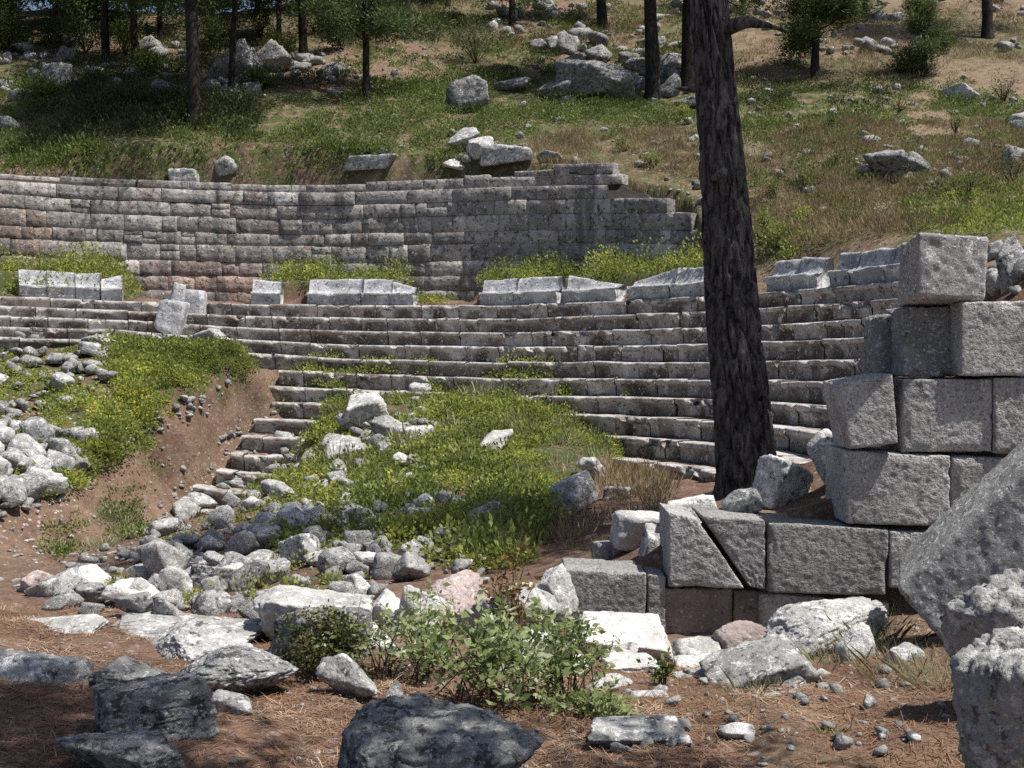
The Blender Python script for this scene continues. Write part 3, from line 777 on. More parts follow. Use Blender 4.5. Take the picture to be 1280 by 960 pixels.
# ------------------------------------------------------------------ rocks
_ico = {}
def ico(sub):
    if sub not in _ico:
        bm = bmesh.new(); bmesh.ops.create_icosphere(bm, subdivisions=sub, radius=1)
        V = np.array([v.co[:] for v in bm.verts]); Fc = np.array([[v.index for v in f.verts] for f in bm.faces]); bm.free()
        V /= np.linalg.norm(V, axis=1, keepdims=True)
        _ico[sub] = (V, Fc)
    return _ico[sub]

def rock_shape(seed, sub, kind='rock'):
    rg = np.random.default_rng(seed)
    V, Fc = ico(sub)
    n = rg.integers(8, 13) if kind != 'round' else 17
    N = rg.normal(size=(n, 3)); N /= np.linalg.norm(N, axis=1, keepdims=True)
    d = rg.uniform(.5, .92, n) if kind != 'round' else rg.uniform(.72, 1.0, n)
    if kind in ('block', 'slab'):
        N = np.array([[1, 0, 0], [-1, 0, 0], [0, 1, 0], [0, -1, 0], [0, 0, 1], [0, 0, -1]], float) + rg.normal(size=(6, 3)) * .13
        N = np.concatenate([N, rg.normal(size=(4, 3))]); N /= np.linalg.norm(N, axis=1, keepdims=True)
        d = np.concatenate([np.full(6, .62), rg.uniform(.8, .98, 4)])
    p = {'round': 13, 'block': 42, 'slab': 36}.get(kind, 34)
    s = ((np.maximum(V @ N.T, 0) / d) ** p).sum(1)
    r = np.maximum(s, 1e-9) ** (-1. / p)
    r = np.minimum(r, 1.6)
    Q = V * r[:, None]
    o = rg.random(3) * 90
    am = .028 if kind in ('block', 'slab') else .055
    k = am * fbm(Q * 1.9 + o, seed % 991, 3) + .032 * fbm(Q * 6 + o, seed % 991 + 7, 4, .6)
    rd = 1 - np.abs(vnoise(Q * 3.1 + o, 15)); k = k - .05 * np.clip(rd - .80, 0, 1) / .2
    if sub >= 5:
        k = k + .016 * fbm(Q * 17 + o, 5, 4, .65); rd = 1 - np.abs(vnoise(Q * 7.3 + o, 16)); k = k - .03 * np.clip(rd - .78, 0, 1) / .22
    Q = Q * (1 + k)[:, None]
    lo, hi = Q.min(0), Q.max(0)
    return (Q - (lo + hi) / 2) / (hi - lo), Fc     # unit box

NREP = []
def rock(x0, y0, x1, y1, label, mat='rock', kind='rock', D=None, deep=.85, name=None, cat=None, sub=None, rot=0., tilt=0., group=None, sink=.12, seed=None, base=None, lean=0.):
    """a stone seen inside the picture box; it stands where the line of sight through its foot meets the ground"""
    cx = (x0 + x1) / 2
    if D is None:
        D = hit(cx, base if base else y1 - (y1 - y0) * sink)
        if D is None: NREP.append((label, 'no ground')); return
    if seed is None: seed = abs(hash((x0 * 7 + y0 * 13 + x1 * 17))) % 100000
    w = (x1 - x0) * D / F; h = (y1 - y0) * D / F; dp = deep * w if kind != 'slab' else deep * w
    top = P(cx, y0, D)[2]; bot = P(cx, y1, D)[2]
    g = float(gz(cx * 0 + (cx - 640) / F * D, D)[0])
    bot = min(bot, g - .06 * h - .02)
    h = top - bot
    if sub is None: sub = 6 if (x1 - x0) > 150 else 5 if (x1 - x0) > 80 else (4 if (x1 - x0) > 35 else 3)
    V, Fc = rock_shape(seed, sub, kind)
    if rot or tilt or lean:
        c, s_ = math.cos(rot), math.sin(rot); ct, st = math.cos(tilt), math.sin(tilt)
        asp = h / max(w, 1e-6)
        V = V * np.array([1, deep, asp])
        V = V @ np.array([[c, s_, 0], [-s_, c, 0], [0, 0, 1]])
        V = V @ np.array([[ct, 0, -st], [0, 1, 0], [st, 0, ct]])
        cl, sl_ = math.cos(lean), math.sin(lean)
        V = V @ np.array([[1, 0, 0], [0, cl, sl_], [0, -sl_, cl]])
        lo, hi = V.min(0), V.max(0); V = (V - (lo + hi) / 2) / (hi - lo)
    V = V * np.array([w, dp, h])
    loc = np.array([(cx - 640) / F * D, D, bot]); V[:, 2] += h / 2
    nm = name or {'block': 'stone_block', 'slab': 'stone_slab'}.get(kind, 'boulder')
    o = mk_obj(nm, mk_mesh(nm, V, [Fc], M[mat]), None, loc)
    return tag(o, label, cat or {'block': 'stone block', 'slab': 'stone slab'}.get(kind, 'boulder'), group)

ROCKS = [
    # foreground
    (100, 846, 272, 935, 'dark flat topped angular block lying in shade at lower left', 'darkrock', 'block', dict(D=4.9, rot=.5, tilt=-.06, deep=.8)),
    (64, 905, 236, 1010, 'dark rounded boulder cut by the bottom edge, in front of the flat topped block', 'darkrock', 'rock', dict(D=4.3)),
    (412, 884, 680, 1040, 'big dark pitted boulder at the bottom edge below the leafy shrub', 'darkrock', 'round', dict(D=4.05)),
    (168, 780, 322, 850, 'grey boulder with a flat pale top behind the sloping dark boulder', 'rock', 'rock', dict(D=6.7)),
    (205, 808, 372, 872, 'smooth dark grey sloping boulder behind the flat topped block', 'darkrock', 'round', dict(D=6.1)),
    (-20, 812, 112, 890, 'low lichen mottled outcrop at the left edge', 'rock', 'rock', dict(D=5.8)),
    (105, 822, 205, 868, 'small grey stone between the lichen outcrop and the sloping boulder', 'darkrock', 'rock', dict(D=5.9)),
    (20, 776, 120, 806, 'low pale ledge poking from the soil at far left', 'pale', 'slab', dict(D=7.1, lean=.3)),
    (262, 862, 318, 890, 'small grey stone on needles below the sloping boulder', 'rock', 'rock', dict(D=5.5)),
    (436, 778, 500, 826, 'pale angular boulder between the dark bush and the pointed slabs', 'pale', 'rock', dict(D=7.1)),
    (130, 780, 335, 822, 'long low pale ledge of stone behind the grey boulder', 'pale', 'slab', dict(D=7.3)),
    (308, 738, 466, 800, 'white topped flat boulder beside the small leaved bush', 'white', 'slab', dict(D=7.5, deep=.6)),
    (326, 762, 462, 842, 'dark lichened boulder face under the white topped boulder', 'darkrock', 'block', dict(D=6.9, deep=.5, rot=.2)),
    (392, 818, 474, 862, 'dark stone with white crust in front of the small leaved bush', 'rock', 'rock', dict(D=6.0)),
    (472, 850, 520, 882, 'small dark stone at the foot of the leafy shrub', 'darkrock', 'rock', dict(D=5.5)),
    (456, 738, 508, 812, 'white pointed slab left of the twin peaked pair', 'white', 'rock', dict(D=7.6)),
    (486, 729, 556, 815, 'taller white pointed slab of the pair behind the leafy shrub', 'white', 'rock', dict(D=7.5)),
    (518, 714, 612, 770, 'boulder with a brownish rounded end behind the leafy shrub', 'pink', 'round', dict(D=8.0)),
    (560, 722, 708, 815, 'long pale lichen covered boulder sloping down behind the leafy shrub', 'pale', 'rock', dict(D=7.7, tilt=.3)),
    (600, 792, 700, 850, 'pale boulder showing through the leafy shrub', 'pale', 'rock', dict(D=6.7)),
    (704, 772, 844, 826, 'bright white tilted slab in front of the lowest wall block', 'white', 'slab', dict(D=7.95, tilt=.12, deep=.75, lean=.5)),
    (666, 704, 724, 765, 'tilted block with a dark underside left of the lowest wall block', 'pale', 'block', dict(D=8.9, rot=.6, tilt=-.45)),
    (640, 725, 690, 775, 'pale stone tucked behind the long lichen covered boulder', 'pale', 'rock', dict(D=8.9)),
    (754, 823, 842, 843, 'flat white stone in the soil below the white tilted slab', 'white', 'slab', dict(D=7.0)),
    (738, 846, 796, 866, 'low pale stone beside the leafy shrub', 'pale', 'round', dict(D=6.5)),
    (733, 904, 868, 932, 'flat bluish stone lying in the soil near the bottom edge', 'rock', 'slab', dict(D=5.2, deep=.6, lean=.12)),
    (832, 834, 932, 880, 'flat ridged slab lying left of the long tilted slab', 'pale', 'slab', dict(D=6.6, tilt=-.3, deep=.8, lean=.4)),
    (880, 800, 1030, 892, 'long tilted grey slab below the big pale boulder', 'rock', 'slab', dict(D=6.5, tilt=-.42, deep=.7, lean=.35)),
    (944, 752, 1112, 846, 'big pale sloping boulder in front of the retaining wall', 'pale', 'round', dict(D=7.6, tilt=-.25)),
    (888, 774, 974, 826, 'pinkish boulder left of the big pale boulder', 'pink', 'round', dict(D=8.1)),
    (908, 806, 958, 838, 'small pink grey stone under the pinkish boulder', 'pink', 'rock', dict(D=7.7)),
    (1048, 779, 1097, 836, 'knobbly white crusted stone in grass by the big pale boulder', 'pale', 'rock', dict(D=7.0)),
    (1108, 806, 1162, 838, 'small dark and white stone right of the knobbly stone', 'rock', 'rock', dict(D=6.7)),
    (976, 846, 1014, 874, 'small dark stone beneath the long tilted slab', 'darkrock', 'rock', dict(D=6.2)),
    (900, 904, 952, 930, 'small white stone alone on the soil near the bottom', 'white', 'rock', dict(D=5.3)),
    (960, 866, 1010, 880, 'thin pale stone flat on the soil below the tilted slab', 'pale', 'slab', dict(D=6.0)),
    (836, 800, 908, 824, 'thin pale slab lying under the smooth brown blocks', 'pale', 'slab', dict(D=7.9, lean=.3)),
    (846, 824, 902, 842, 'small broken slab right of the upright green plant', 'white', 'slab', dict(D=7.1, lean=.3)),
    (752, 806, 800, 824, 'broken pale chunk in front of the white tilted slab', 'pale', 'rock', dict(D=7.4)),
    (915, 838, 968, 858, 'pale broken slab under the small pink grey stone', 'pale', 'slab', dict(D=6.9, lean=.3)),
    (1020, 838, 1062, 856, 'low pale stone in front of the knobbly stone', 'pale', 'rock', dict(D=6.6)),
    (790, 868, 846, 884, 'flat pale flake on bare soil below the upright green plant', 'pale', 'slab', dict(D=6.0, lean=.3)),
    (690, 820, 742, 850, 'pale stone behind the upright pale shrub', 'white', 'rock', dict(D=7.0)),
    # on the retaining wall and round the pine
    (903, 610, 956, 648, 'small grey boulder sitting on the retaining wall ledge', 'rock', 'round', dict(D=9.35)),
    (936, 566, 1018, 634, 'pale angular boulder behind the ledge at the foot of the big pine', 'pale', 'block', dict(D=9.9, rot=.5, tilt=.15)),
    (1013, 537, 1064, 580, 'rounded pale stone wedged against the left end of the wall', 'pale', 'round', dict(D=9.7)),
    (1040, 566, 1066, 612, 'dark stone below the wedged stone at the end of the wall', 'darkrock', 'rock', dict(D=9.7)),
    (830, 618, 905, 652, 'white worn ledge stone left of the big pine', 'white', 'slab', dict(D=9.8, deep=.7)),
    (800, 655, 838, 704, 'small dark faced block beside the cracked wall block', 'rock', 'block', dict(D=9.7)),
    (764, 640, 838, 690, 'white flat stone stepping down left of the cracked wall block', 'white', 'slab', dict(D=10.4)),
    (740, 676, 805, 712, 'pale flat stone above the lowest wall block', 'pale', 'slab', dict(D=10.6)),
    (686, 588, 748, 645, 'squared grey block tipped on the mound left of the big pine', 'rock', 'block', dict(rot=.7, tilt=-.3)),
    (718, 570, 758, 600, 'grey stone lying behind the tipped squared block', 'rock', 'rock', {}),
    (752, 606, 790, 626, 'flat grey stone on dark soil right of the tipped block', 'rock', 'slab', {}),
    # right edge
    (1186, 770, 1420, 1010, 'huge white crusted boulder in the lower right corner', 'pale', 'round', dict(D=4.25, deep=.8, seed=4)),
    (1178, 704, 1380, 850, 'large pale boulder behind the huge corner boulder', 'pale', 'round', dict(D=5.4, deep=.8, tilt=-.25, seed=12)),
    # rubble pile at left
    (22, 712, 66, 744, 'cream coloured stone at the left end of the rubble pile', 'pink', 'rock', {}),
    (82, 706, 138, 745, 'large white stone on the left part of the rubble pile', 'white', 'rock', {}),
    (88, 728, 132, 760, 'grey stone just under the large white stone', 'rock', 'rock', {}),
    (166, 674, 230, 738, 'biggest pale boulder on top of the rubble pile', 'pale', 'rock', {}),
    (130, 722, 200, 760, 'flat white stone in the middle of the rubble pile', 'white', 'rock', {}),
    (196, 704, 238, 752, 'egg shaped pale stone below the biggest boulder', 'pale', 'round', {}),
    (228, 704, 312, 740, 'dark long lintel like block in the rubble pile', 'darkrock', 'block', dict(deep=.4, tilt=.08)),
    (232, 738, 290, 775, 'dark rounded stone under the lintel like block', 'darkrock', 'round', {}),
    (300, 654, 352, 692, 'pale rounded stone at the upper end of the rubble pile', 'pale', 'round', {}),
    (343, 630, 390, 668, 'white stone with grey spots on the weedy slope', 'white', 'rock', {}),
    (344, 664, 398, 712, 'grey angular stone with a dark hollow beneath', 'rock', 'rock', {}),
    (396, 684, 444, 724, 'dark rounded boulder between rubble and green mound', 'darkrock', 'round', {}),
    (422, 716, 464, 750, 'pale faceted stone above the white topped boulder', 'pale', 'rock', {}),
    (488, 690, 538, 732, 'faceted grey stone at the lower edge of the green mound', 'rock', 'rock', {}),
    (506, 634, 562, 664, 'flat topped dark stone in the lower green mound', 'darkrock', 'slab', {}),
    (583, 626, 640, 664, 'lichen stone half hidden in weeds on the lower green mound', 'rock', 'rock', {}),
    (286, 700, 340, 740, 'dark grey stone right of the lintel like block', 'darkrock', 'rock', {}),
    (140, 740, 190, 778, 'grey stone at the front of the rubble pile', 'rock', 'rock', {}),
    (186, 742, 226, 782, 'pale stone at the front of the rubble pile', 'pale', 'rock', {}),
    # green mound
    (430, 490, 486, 536, 'lichen grey boulder on top of the green mound', 'pale', 'rock', {}),
    (462, 518, 512, 556, 'grey boulder just below the top boulder of the green mound', 'rock', 'rock', {}),
    (502, 532, 548, 556, 'flat white stone in the grass of the green mound', 'white', 'slab', {}),
    (598, 537, 642, 565, 'bright white pointed stone standing in yellow weeds', 'white', 'rock', dict(sink=.05)),
    (408, 544, 458, 584, 'pale boulder among weeds at the left of the green mound', 'pale', 'rock', {}),
    (505, 516, 528, 534, 'small pale stone near the top of the green mound', 'pale', 'rock', {}),
    # top tier fragments
    (202, 352, 234, 380, 'tilted square block tumbled on the top tier', 'bench', 'block', dict(D=32.3, rot=.4, tilt=.35)),
    (230, 361, 258, 382, 'low grey fragment beside the tumbled square block', 'bench', 'block', dict(D=32.5)),
    (196, 374, 236, 396, 'pale slab fallen below the tumbled square block', 'bench', 'slab', dict(D=31.6, tilt=.2)),
    (238, 410, 286, 438, 'pale slab leaning on the tiers at the head of the path', 'pale', 'slab', dict(D=29.6, tilt=-.5)),
    (1246, 288, 1310, 332, 'fallen bench block behind the lichen spotted corner block', 'darkrock', 'block', dict(D=16.5, tilt=-.3)),
    # hillside
    (558, 97, 612, 145, 'grey pointed outcrop in the middle of the green slope', 'hillrock', 'rock', {}),
    (586, 120, 604, 138, 'small white stone at the foot of the pointed outcrop', 'white', 'rock', {}),
    (614, 95, 664, 116, 'low pale outcrop right of the pointed outcrop', 'hillrock', 'rock', {}),
    (560, 160, 600, 190, 'upper of two pale leaning stones above the wall', 'pale', 'rock', dict(tilt=-.5)),
    (582, 170, 618, 200, 'lower of two pale leaning stones above the wall', 'pale', 'rock', dict(tilt=-.6)),
    (600, 182, 666, 208, 'dark squared block lying above the wall', 'rock', 'block', dict(deep=.5)),
    (668, 190, 704, 202, 'thin dark slab right of the dark squared block', 'darkrock', 'slab', {}),
    (430, 194, 500, 214, 'pair of low grey blocks lying above the wall', 'rock', 'block', dict(deep=.4)),
    (554, 196, 592, 214, 'pale chunky stone on the wall edge', 'pale', 'rock', {}),
    (690, 72, 800, 132, 'big blue grey boulder heap under the hillside pines', 'darkrock', 'rock', {}),
    (668, 100, 720, 130, 'pale flank stone left of the boulder heap', 'hillrock', 'rock', {}),
    (820, 90, 850, 125, 'pale stone right of the dark trunk by the boulder heap', 'hillrock', 'rock', {}),
    (268, 195, 300, 222, 'grey stone standing on the shaded wall edge', 'rock', 'rock', {}),
    (215, 212, 252, 232, 'pale flat stone on the shaded wall edge', 'pale', 'slab', {}),
    (62, 80, 98, 118, 'dark block in the shaded rocks at upper left', 'darkrock', 'block', {}),
    (0, 146, 30, 168, 'dark rounded rock at the left edge of the slope', 'darkrock', 'round', {}),
    (320, 52, 372, 92, 'dark outcrop in the shade between hillside trunks', 'darkrock', 'rock', {}),
    (262, 50, 330, 110, 'large dark outcrop left of the curved trunk', 'darkrock', 'rock', {}),
    (1170, 107, 1214, 128, 'pale flat boulder on the right slope', 'pale', 'rock', {}),
    (1252, 140, 1290, 168, 'white boulder at the right edge of the slope', 'pale', 'rock', {}),
    (1074, 186, 1130, 228, 'dark broken outcrop on the right slope', 'hillrock', 'rock', {}),
    (1120, 190, 1160, 222, 'lichen boulder beside the broken outcrop', 'hillrock', 'rock', {}),
    (1240, 184, 1276, 212, 'shaded boulder above the lichen spotted corner block', 'hillrock', 'rock', {}),
]
for x0, y0, x1, y1, lb, mt, kd, kw in ROCKS:
    rock(x0, y0, x1, y1, lb, mt, kd, **kw)

# leaning slab against the retaining wall: a long squared block tipped down to the left
def cuboid(center, size, rot, seed, mat, name, label, cat, res=.02, rad=.035, rough=.012, chips=.09):
    from mathutils import Euler
    Rm = np.array(Euler(rot, 'XYZ').to_matrix())
    c8 = np.zeros((2, 2, 2, 3))
    for a in (0, 1):
        for b in (0, 1):
            for c in (0, 1): c8[a, b, c] = Rm @ (np.array([a - .5, b - .5, c - .5]) * size)
    V, Q = worn_box(c8, seed, res, rad, rough, chips, 12, 70)
    o = mk_obj(name, mk_mesh(name, V, [Q], M[mat]), None, center)
    return tag(o, label, cat)
c8 = quad_block([(1121, 738), (1306, 566), (1372, 668), (1184, 812)], [7.0, 6.75, 6.55, 6.8], .5, (.18, .52, .12))
V, Q = worn_box(c8, 71, .016, .03, .006, .07, 22, 90); loc = V.mean(0); loc[2] = V[:, 2].min()
tag(mk_obj('fallen_block', mk_mesh('fallen_block', V - loc, [Q], M['lichenblock']), None, loc), 'long squared block leaning up to the right against the retaining wall', 'stone block')

# rubble: many stones nobody named; the largest as things, the rest as one mass
protos = []
for i in range(22):
    V, Fc = rock_shape(9000 + i, 3, ['rock', 'rock', 'block', 'round'][i % 4])
    protos.append((V, Fc))
SP = [([(30, 745), (80, 715), (170, 670), (250, 620), (340, 590), (400, 600), (520, 700), (480, 750), (330, 780), (180, 784)], 330, 4, 13, 'rubble', 'P'), ([(-60, 428), (140, 430), (135, 500), (60, 520), (-60, 560)], 120, 9, 30, 'rubble', 'L'), ([(-60, 560), (70, 545), (130, 560), (60, 640), (-60, 665)], 105, 12, 46, 'rubble', 'L'),
      ([(60, 600), (130, 545), (200, 520), (290, 468), (300, 490), (200, 545), (130, 590), (60, 640)], 45, 5, 13, 'rubble', 'L'),
      ([(20, 740), (60, 715), (170, 670), (300, 605), (340, 600), (345, 650), (335, 700), (325, 775), (180, 782), (60, 764)], 150, 12, 46, 'rubble', 'P'),
      ([(330, 640), (470, 660), (520, 700), (480, 760), (330, 770)], 45, 14, 42, 'rock', 'P'), ([(340, 560), (480, 540), (560, 620), (650, 690), (520, 710), (340, 640)], 75, 9, 30, 'rubble', 'G'),
      ([(420, 490), (530, 500), (560, 560), (420, 600)], 40, 10, 32, 'rubble', 'G'), ([(345, 580), (400, 560), (440, 640), (520, 700), (480, 740), (340, 690), (300, 650)], 110, 9, 36, 'rubble', 'P'), ([(500, 640), (650, 640), (700, 700), (560, 730)], 26, 10, 30, 'rock', 'G'),
      ([(420, 60), (880, 60), (880, 210), (420, 210)], 110, 4, 15, 'hillrock', 'H'), ([(930, 90), (1290, 90), (1290, 290), (930, 290)], 190, 4, 15, 'hillrock', 'H'), ([(-60, 58), (430, 52), (430, 125), (-60, 128)], 150, 8, 30, 'hillrock', 'H'),
      ([(670, 58), (870, 60), (870, 135), (670, 132)], 70, 9, 36, 'hillrock', 'H'), ([(1060, 180), (1290, 178), (1290, 228), (1060, 226)], 80, 7, 24, 'hillrock', 'H'), ([(600, -10), (880, -10), (880, 50), (600, 50)], 80, 7, 24, 'hillrock', 'H'), ([(930, -10), (1290, -10), (1290, 70), (930, 70)], 100, 6, 22, 'hillrock', 'H'),
      ([(760, 185), (900, 195), (930, 300), (820, 240)], 20, 5, 16, 'hillrock', 'H'),
      ([(1238, 296), (1330, 296), (1330, 372), (1238, 372)], 26, 16, 38, 'pale', 'B'), ([(740, 826), (1180, 830), (1180, 950), (740, 950)], 80, 5, 24, 'pale', 'F'), ([(0, 640), (150, 600), (280, 540), (260, 620), (150, 690), (0, 720)], 34, 4, 10, 'rubble', 'D'),
      ([(190, 640), (260, 570), (340, 500), (350, 540), (290, 640), (200, 700)], 60, 5, 13, 'pale', 'D'), ([(325, 450), (300, 485), (250, 525), (190, 556), (100, 615), (20, 650), (0, 640), (90, 590), (180, 535), (270, 490)], 70, 4, 12, 'rock', 'D'), ([(380, 600), (640, 720), (740, 700), (700, 740), (560, 740)], 20, 8, 20, 'rock', 'P')]
GL = {'L': ('grey limestone rubble stone on the weedy mound left of the path', 'rubble stones on the left mound'), 'P': ('pale grey stone in the rubble pile at the foot of the path', 'stones of the rubble pile'),
      'G': ('grey stone half sunk in the weeds of the central mound', 'stones on the green mound'), 'H': ('weathered grey stone lying on the hillside above the theatre wall', 'stones scattered on the hillside'),
      'B': ('pale broken stone heaped behind the flecked corner block', 'broken stones behind the corner block'), 'F': ('small pale stone on the reddish soil before the retaining wall', 'small stones on the foreground soil'), 'D': ('small pale stone lying on the dirt path', 'small stones on the path')}
allr = []
rr_ = random.Random(11)
for poly, n, s0, s1, mt, g in SP:
    xs = [p_[0] for p_ in poly]; ys = [p_[1] for p_ in poly]; c = 0; tr = 0
    while c < n and tr < n * 30:
        tr += 1
        x = rr_.uniform(min(xs), max(xs)); y = rr_.uniform(min(ys), max(ys))
        if not inpoly(np.array([x]), np.array([y]), poly)[0]: continue
        D = hit(x, y)
        if D is None: continue
        s = s0 + (s1 - s0) * rr_.random() ** 1.9
        X = (x - 640) / F * D
        z = float(gz(X, D)[0])
        if g in 'GL': z += .08
        if g == 'H' and fbm2(np.array([X * .33]), np.array([Y_ * .33]) if 0 else np.array([D * .33]), 88, 2)[0] < .12 and rr_.random() < .8: continue
        allr.append((s, X, D, z, s * D / F, mt, g)); c += 1
allr.sort(key=lambda q: -q[0])
pm = {}
restV, restF, restM, nrest = {}, {}, {}, {}
for i, (s, X, Y, z, w, mt, g) in enumerate(allr):
    pi = rr_.randrange(len(protos))
    sc3 = np.array([w * rr_.uniform(.85, 1.2), w * rr_.uniform(.7, 1.1), w * rr_.uniform(.55, .95)])
    rz, rx = rr_.uniform(0, 6.28), rr_.gauss(0, .3)
    if mt == 'rubble' and rr_.random() < .3: mt = rr_.choice(['pale', 'rock', 'white'])
    if i < 195:
        if (pi, mt) not in pm: pm[(pi, mt)] = mk_mesh('rubble_stone', protos[pi][0], [protos[pi][1]], M[mt])
        o = bpy.data.objects.new('rubble_stone', pm[(pi, mt)]); COL.objects.link(o)
        o.location = (X, Y, z + sc3[2] * (.28 if g != 'H' else .20)); o.rotation_euler = (rx, rr_.gauss(0, .25), rz); o.scale = sc3
        tag(o, GL[g][0], 'stone', GL[g][1])
    else:
        V, Fc = rock_shape(9100 + i % 30, 2, 'rock')
        c_, s_ = math.cos(rz), math.sin(rz)
        V = (V * sc3) @ np.array([[c_, s_, 0], [-s_, c_, 0], [0, 0, 1]]) + np.array([X, Y, z + sc3[2] * (.25 if g != 'H' else .18)])
        k_ = 'hill' if g == 'H' else 'low'
        nn = nrest.get(k_, 0)
        restV.setdefault(k_, []).append(V); restF.setdefault(k_, []).append(Fc + nn); nrest[k_] = nn + len(V)
for k_, lb in (('hill', 'countless small pale stones strewn over the slope above the theatre wall'), ('low', 'countless small stones between the larger rubble below the tiers')):
    o = mk_obj('rubble', mk_mesh('rubble', np.concatenate(restV[k_]), [np.concatenate(restF[k_])], stone_mat('small_rubble', (.26, .255, .245), (.56, .55, .54), (.06, .06, .06), .45, .55, world=True)))
    tag(o, lb, 'rubble', kind='stuff')

# ------------------------------------------------------------------ foliage
def leaf_quads(C, size, rg, asp=.45, up=.0, dirs=None, bend=.0):
    n = len(C); size = np.broadcast_to(size, (n,)).astype(float)
    d = rg.normal(size=(n, 3)) if dirs is None else dirs + rg.normal(size=(n, 3)) * .35
    d[:, 2] += up; d /= np.linalg.norm(d, axis=1, keepdims=True)
    s = np.cross(d, rg.normal(size=(n, 3))); s /= np.linalg.norm(s, axis=1, keepdims=True) + 1e-9
    L = size[:, None]
    nb = np.cross(d, s)
    mid = C + d * L * .45 + nb * L * bend
    V = np.stack([C, mid + s * L * asp * .5, C + d * L, mid - s * L * asp * .5], 1).reshape(-1, 3)
    return V, np.arange(n * 4).reshape(n, 4)

def cover(name, poly, n, mat, label, seed, leaf=.05, hgt=.3, per=90, rad=.2, dens_scale=.8, thr=-.15, ymin=8, ymax=60, cat='ground cover', up=.5, asp=.5):
    """low plants: clumps of leaves standing on the terrain inside an outlined patch"""
    rg = np.random.default_rng(seed)
    polys = poly if isinstance(poly[0], list) else [poly]
    pts = []
    # outline laid on the terrain
    w = []
    for pl in polys:
        for (x, y) in pl:
            D = hit(x, max(y, 5))
            if D: w.append(((x - 640) / F * D, D))
    w = np.array(w); x0, y0 = w.min(0) - .5; x1, y1 = w.max(0) + .5
    y0 = max(y0, ymin); y1 = min(y1, ymax)
    need = n; tries = 0
    while need > 0 and tries < 60:
        tries += 1
        X = rg.uniform(x0, x1, 6000); Y = rg.uniform(y0, y1, 6000); Z = gz(X, Y)
        px, py = proj(X, Y, Z)
        ok = np.zeros(len(X), bool)
        j = 10 * fbm2(X * .9, Y * .9, seed, 2)
        for pl in polys: ok |= inpoly(px + j, py + j * .6, pl)
        dn = fbm2(X * dens_scale, Y * dens_scale, seed + 3, 3)
        ok &= dn > thr + rg.normal(size=len(X)) * .12
        q = np.stack([X, Y, Z, dn], -1)[ok][:need]
        pts.append(q); need -= len(q)
    pts = np.concatenate(pts)
    sc_ = np.clip(.5 + .75 * (pts[:, 3] - thr) + rg.normal(size=len(pts)) * .34, .25, 2.1)
    m = per
    C = np.repeat(pts[:, :3], m, 0); S = np.repeat(sc_, m)
    th = rg.uniform(0, 2 * np.pi, len(C)); rr2 = np.sqrt(rg.random(len(C))); h = rg.random(len(C)) ** .7
    dome = np.sqrt(np.maximum(1 - rr2 ** 2 * .8, 0))
    off = np.stack([rr2 * np.cos(th) * rad, rr2 * np.sin(th) * rad, h * dome * hgt], -1) * S[:, None]
    dirs = off / (np.linalg.norm(off, axis=1, keepdims=True) + 1e-9)
    V, Q = leaf_quads(C + off, leaf * rg.uniform(.6, 1.3, len(C)) * np.sqrt(S), rg, asp, up, dirs.copy())
    o = mk_obj(name, mk_mesh(name, V, [Q], M[mat], False))
    return tag(o, label, cat, kind='stuff')

cover('ground_cover', G_MID, 1500, 'cover', 'yellow green flowering weeds covering the central mound below the tiers', 1, .056, .27, 80, .26, 1.1, -.12, 11, 28, 'ground cover', .2, .7)
cover('ground_cover', G_MIDL, 260, 'cover', 'scattered weeds between the stones on the left flank of the central mound', 23, .054, .24, 60, .22, 1.1, .05, 11, 28, 'ground cover', .2, .7)
cover('ground_cover', [(128, 430), (296, 424), (322, 448), (302, 482), (275, 508), (240, 532), (190, 556), (145, 584), (95, 615), (60, 632), (70, 600), (112, 540), (150, 500)], 1400, 'cover', 'dense yellow green weeds along the bank above the dirt path', 17, .060, .29, 72, .26, 1.2, -.25, 15, 30, 'ground cover', .12, .75)
cover('ground_cover', G_LEFT, 480, 'cover', 'yellow green weeds growing over the left rubble mound', 2, .060, .27, 65, .26, .9, .06, 15, 30, 'ground cover', .12, .75)
cover('weeds', G_MID, 420, 'hillgreen', 'taller darker green weeds mixed through the central mound', 18, .08, .36, 50, .26, .9, .1, 11, 28, 'weeds', .5, .35)
cover('dry_grass', G_MID, 130, 'greygrass', 'pale dry stalks between the weeds of the central mound', 19, .26, .22, 24, .2, 1.3, -.1, 11, 28, 'grass', 1.3, .06)
cover('ground_cover', G_TER, 620, 'cover', 'bushy yellow green weeds growing along the foot of the theatre wall', 3, .07, .60, 85, .32, .8, -.3, 22, 36.5, 'ground cover', .12, .7)
cover('ground_cover', G_HILL, 3000, 'hillgreen', 'green weeds and grass over the slope above the theatre wall', 4, .085, .30, 38, .34, .45, -.12, 28, 60)
cover('undergrowth', [(40, 125), (120, 108), (250, 108), (335, 150), (310, 208), (200, 215), (100, 215), (30, 190)], 800, 'hilldark', 'scrub above the left part of the wall, coloured dark for the shade there', 21, .10, .60, 60, .36, .5, -.15, 28, 50)  # dark leaf colour stands in for some of the slope's shade
cover('ground_cover', [(-150, 190), (200, 188), (430, 184), (560, 196), (640, 198), (640, 206), (560, 215), (430, 224), (340, 230), (200, 224), (-150, 214)], 900, 'hillgreen', 'green weeds hanging over the top edge of the theatre wall', 22, .085, .34, 44, .26, .8, -.45, 28, 38)
cover('ground_cover', G_HR, 420, 'cover', 'sunlit green weeds on the slope behind the corner block', 5, .075, .34, 60, .3, .7, -.2, 18, 40)
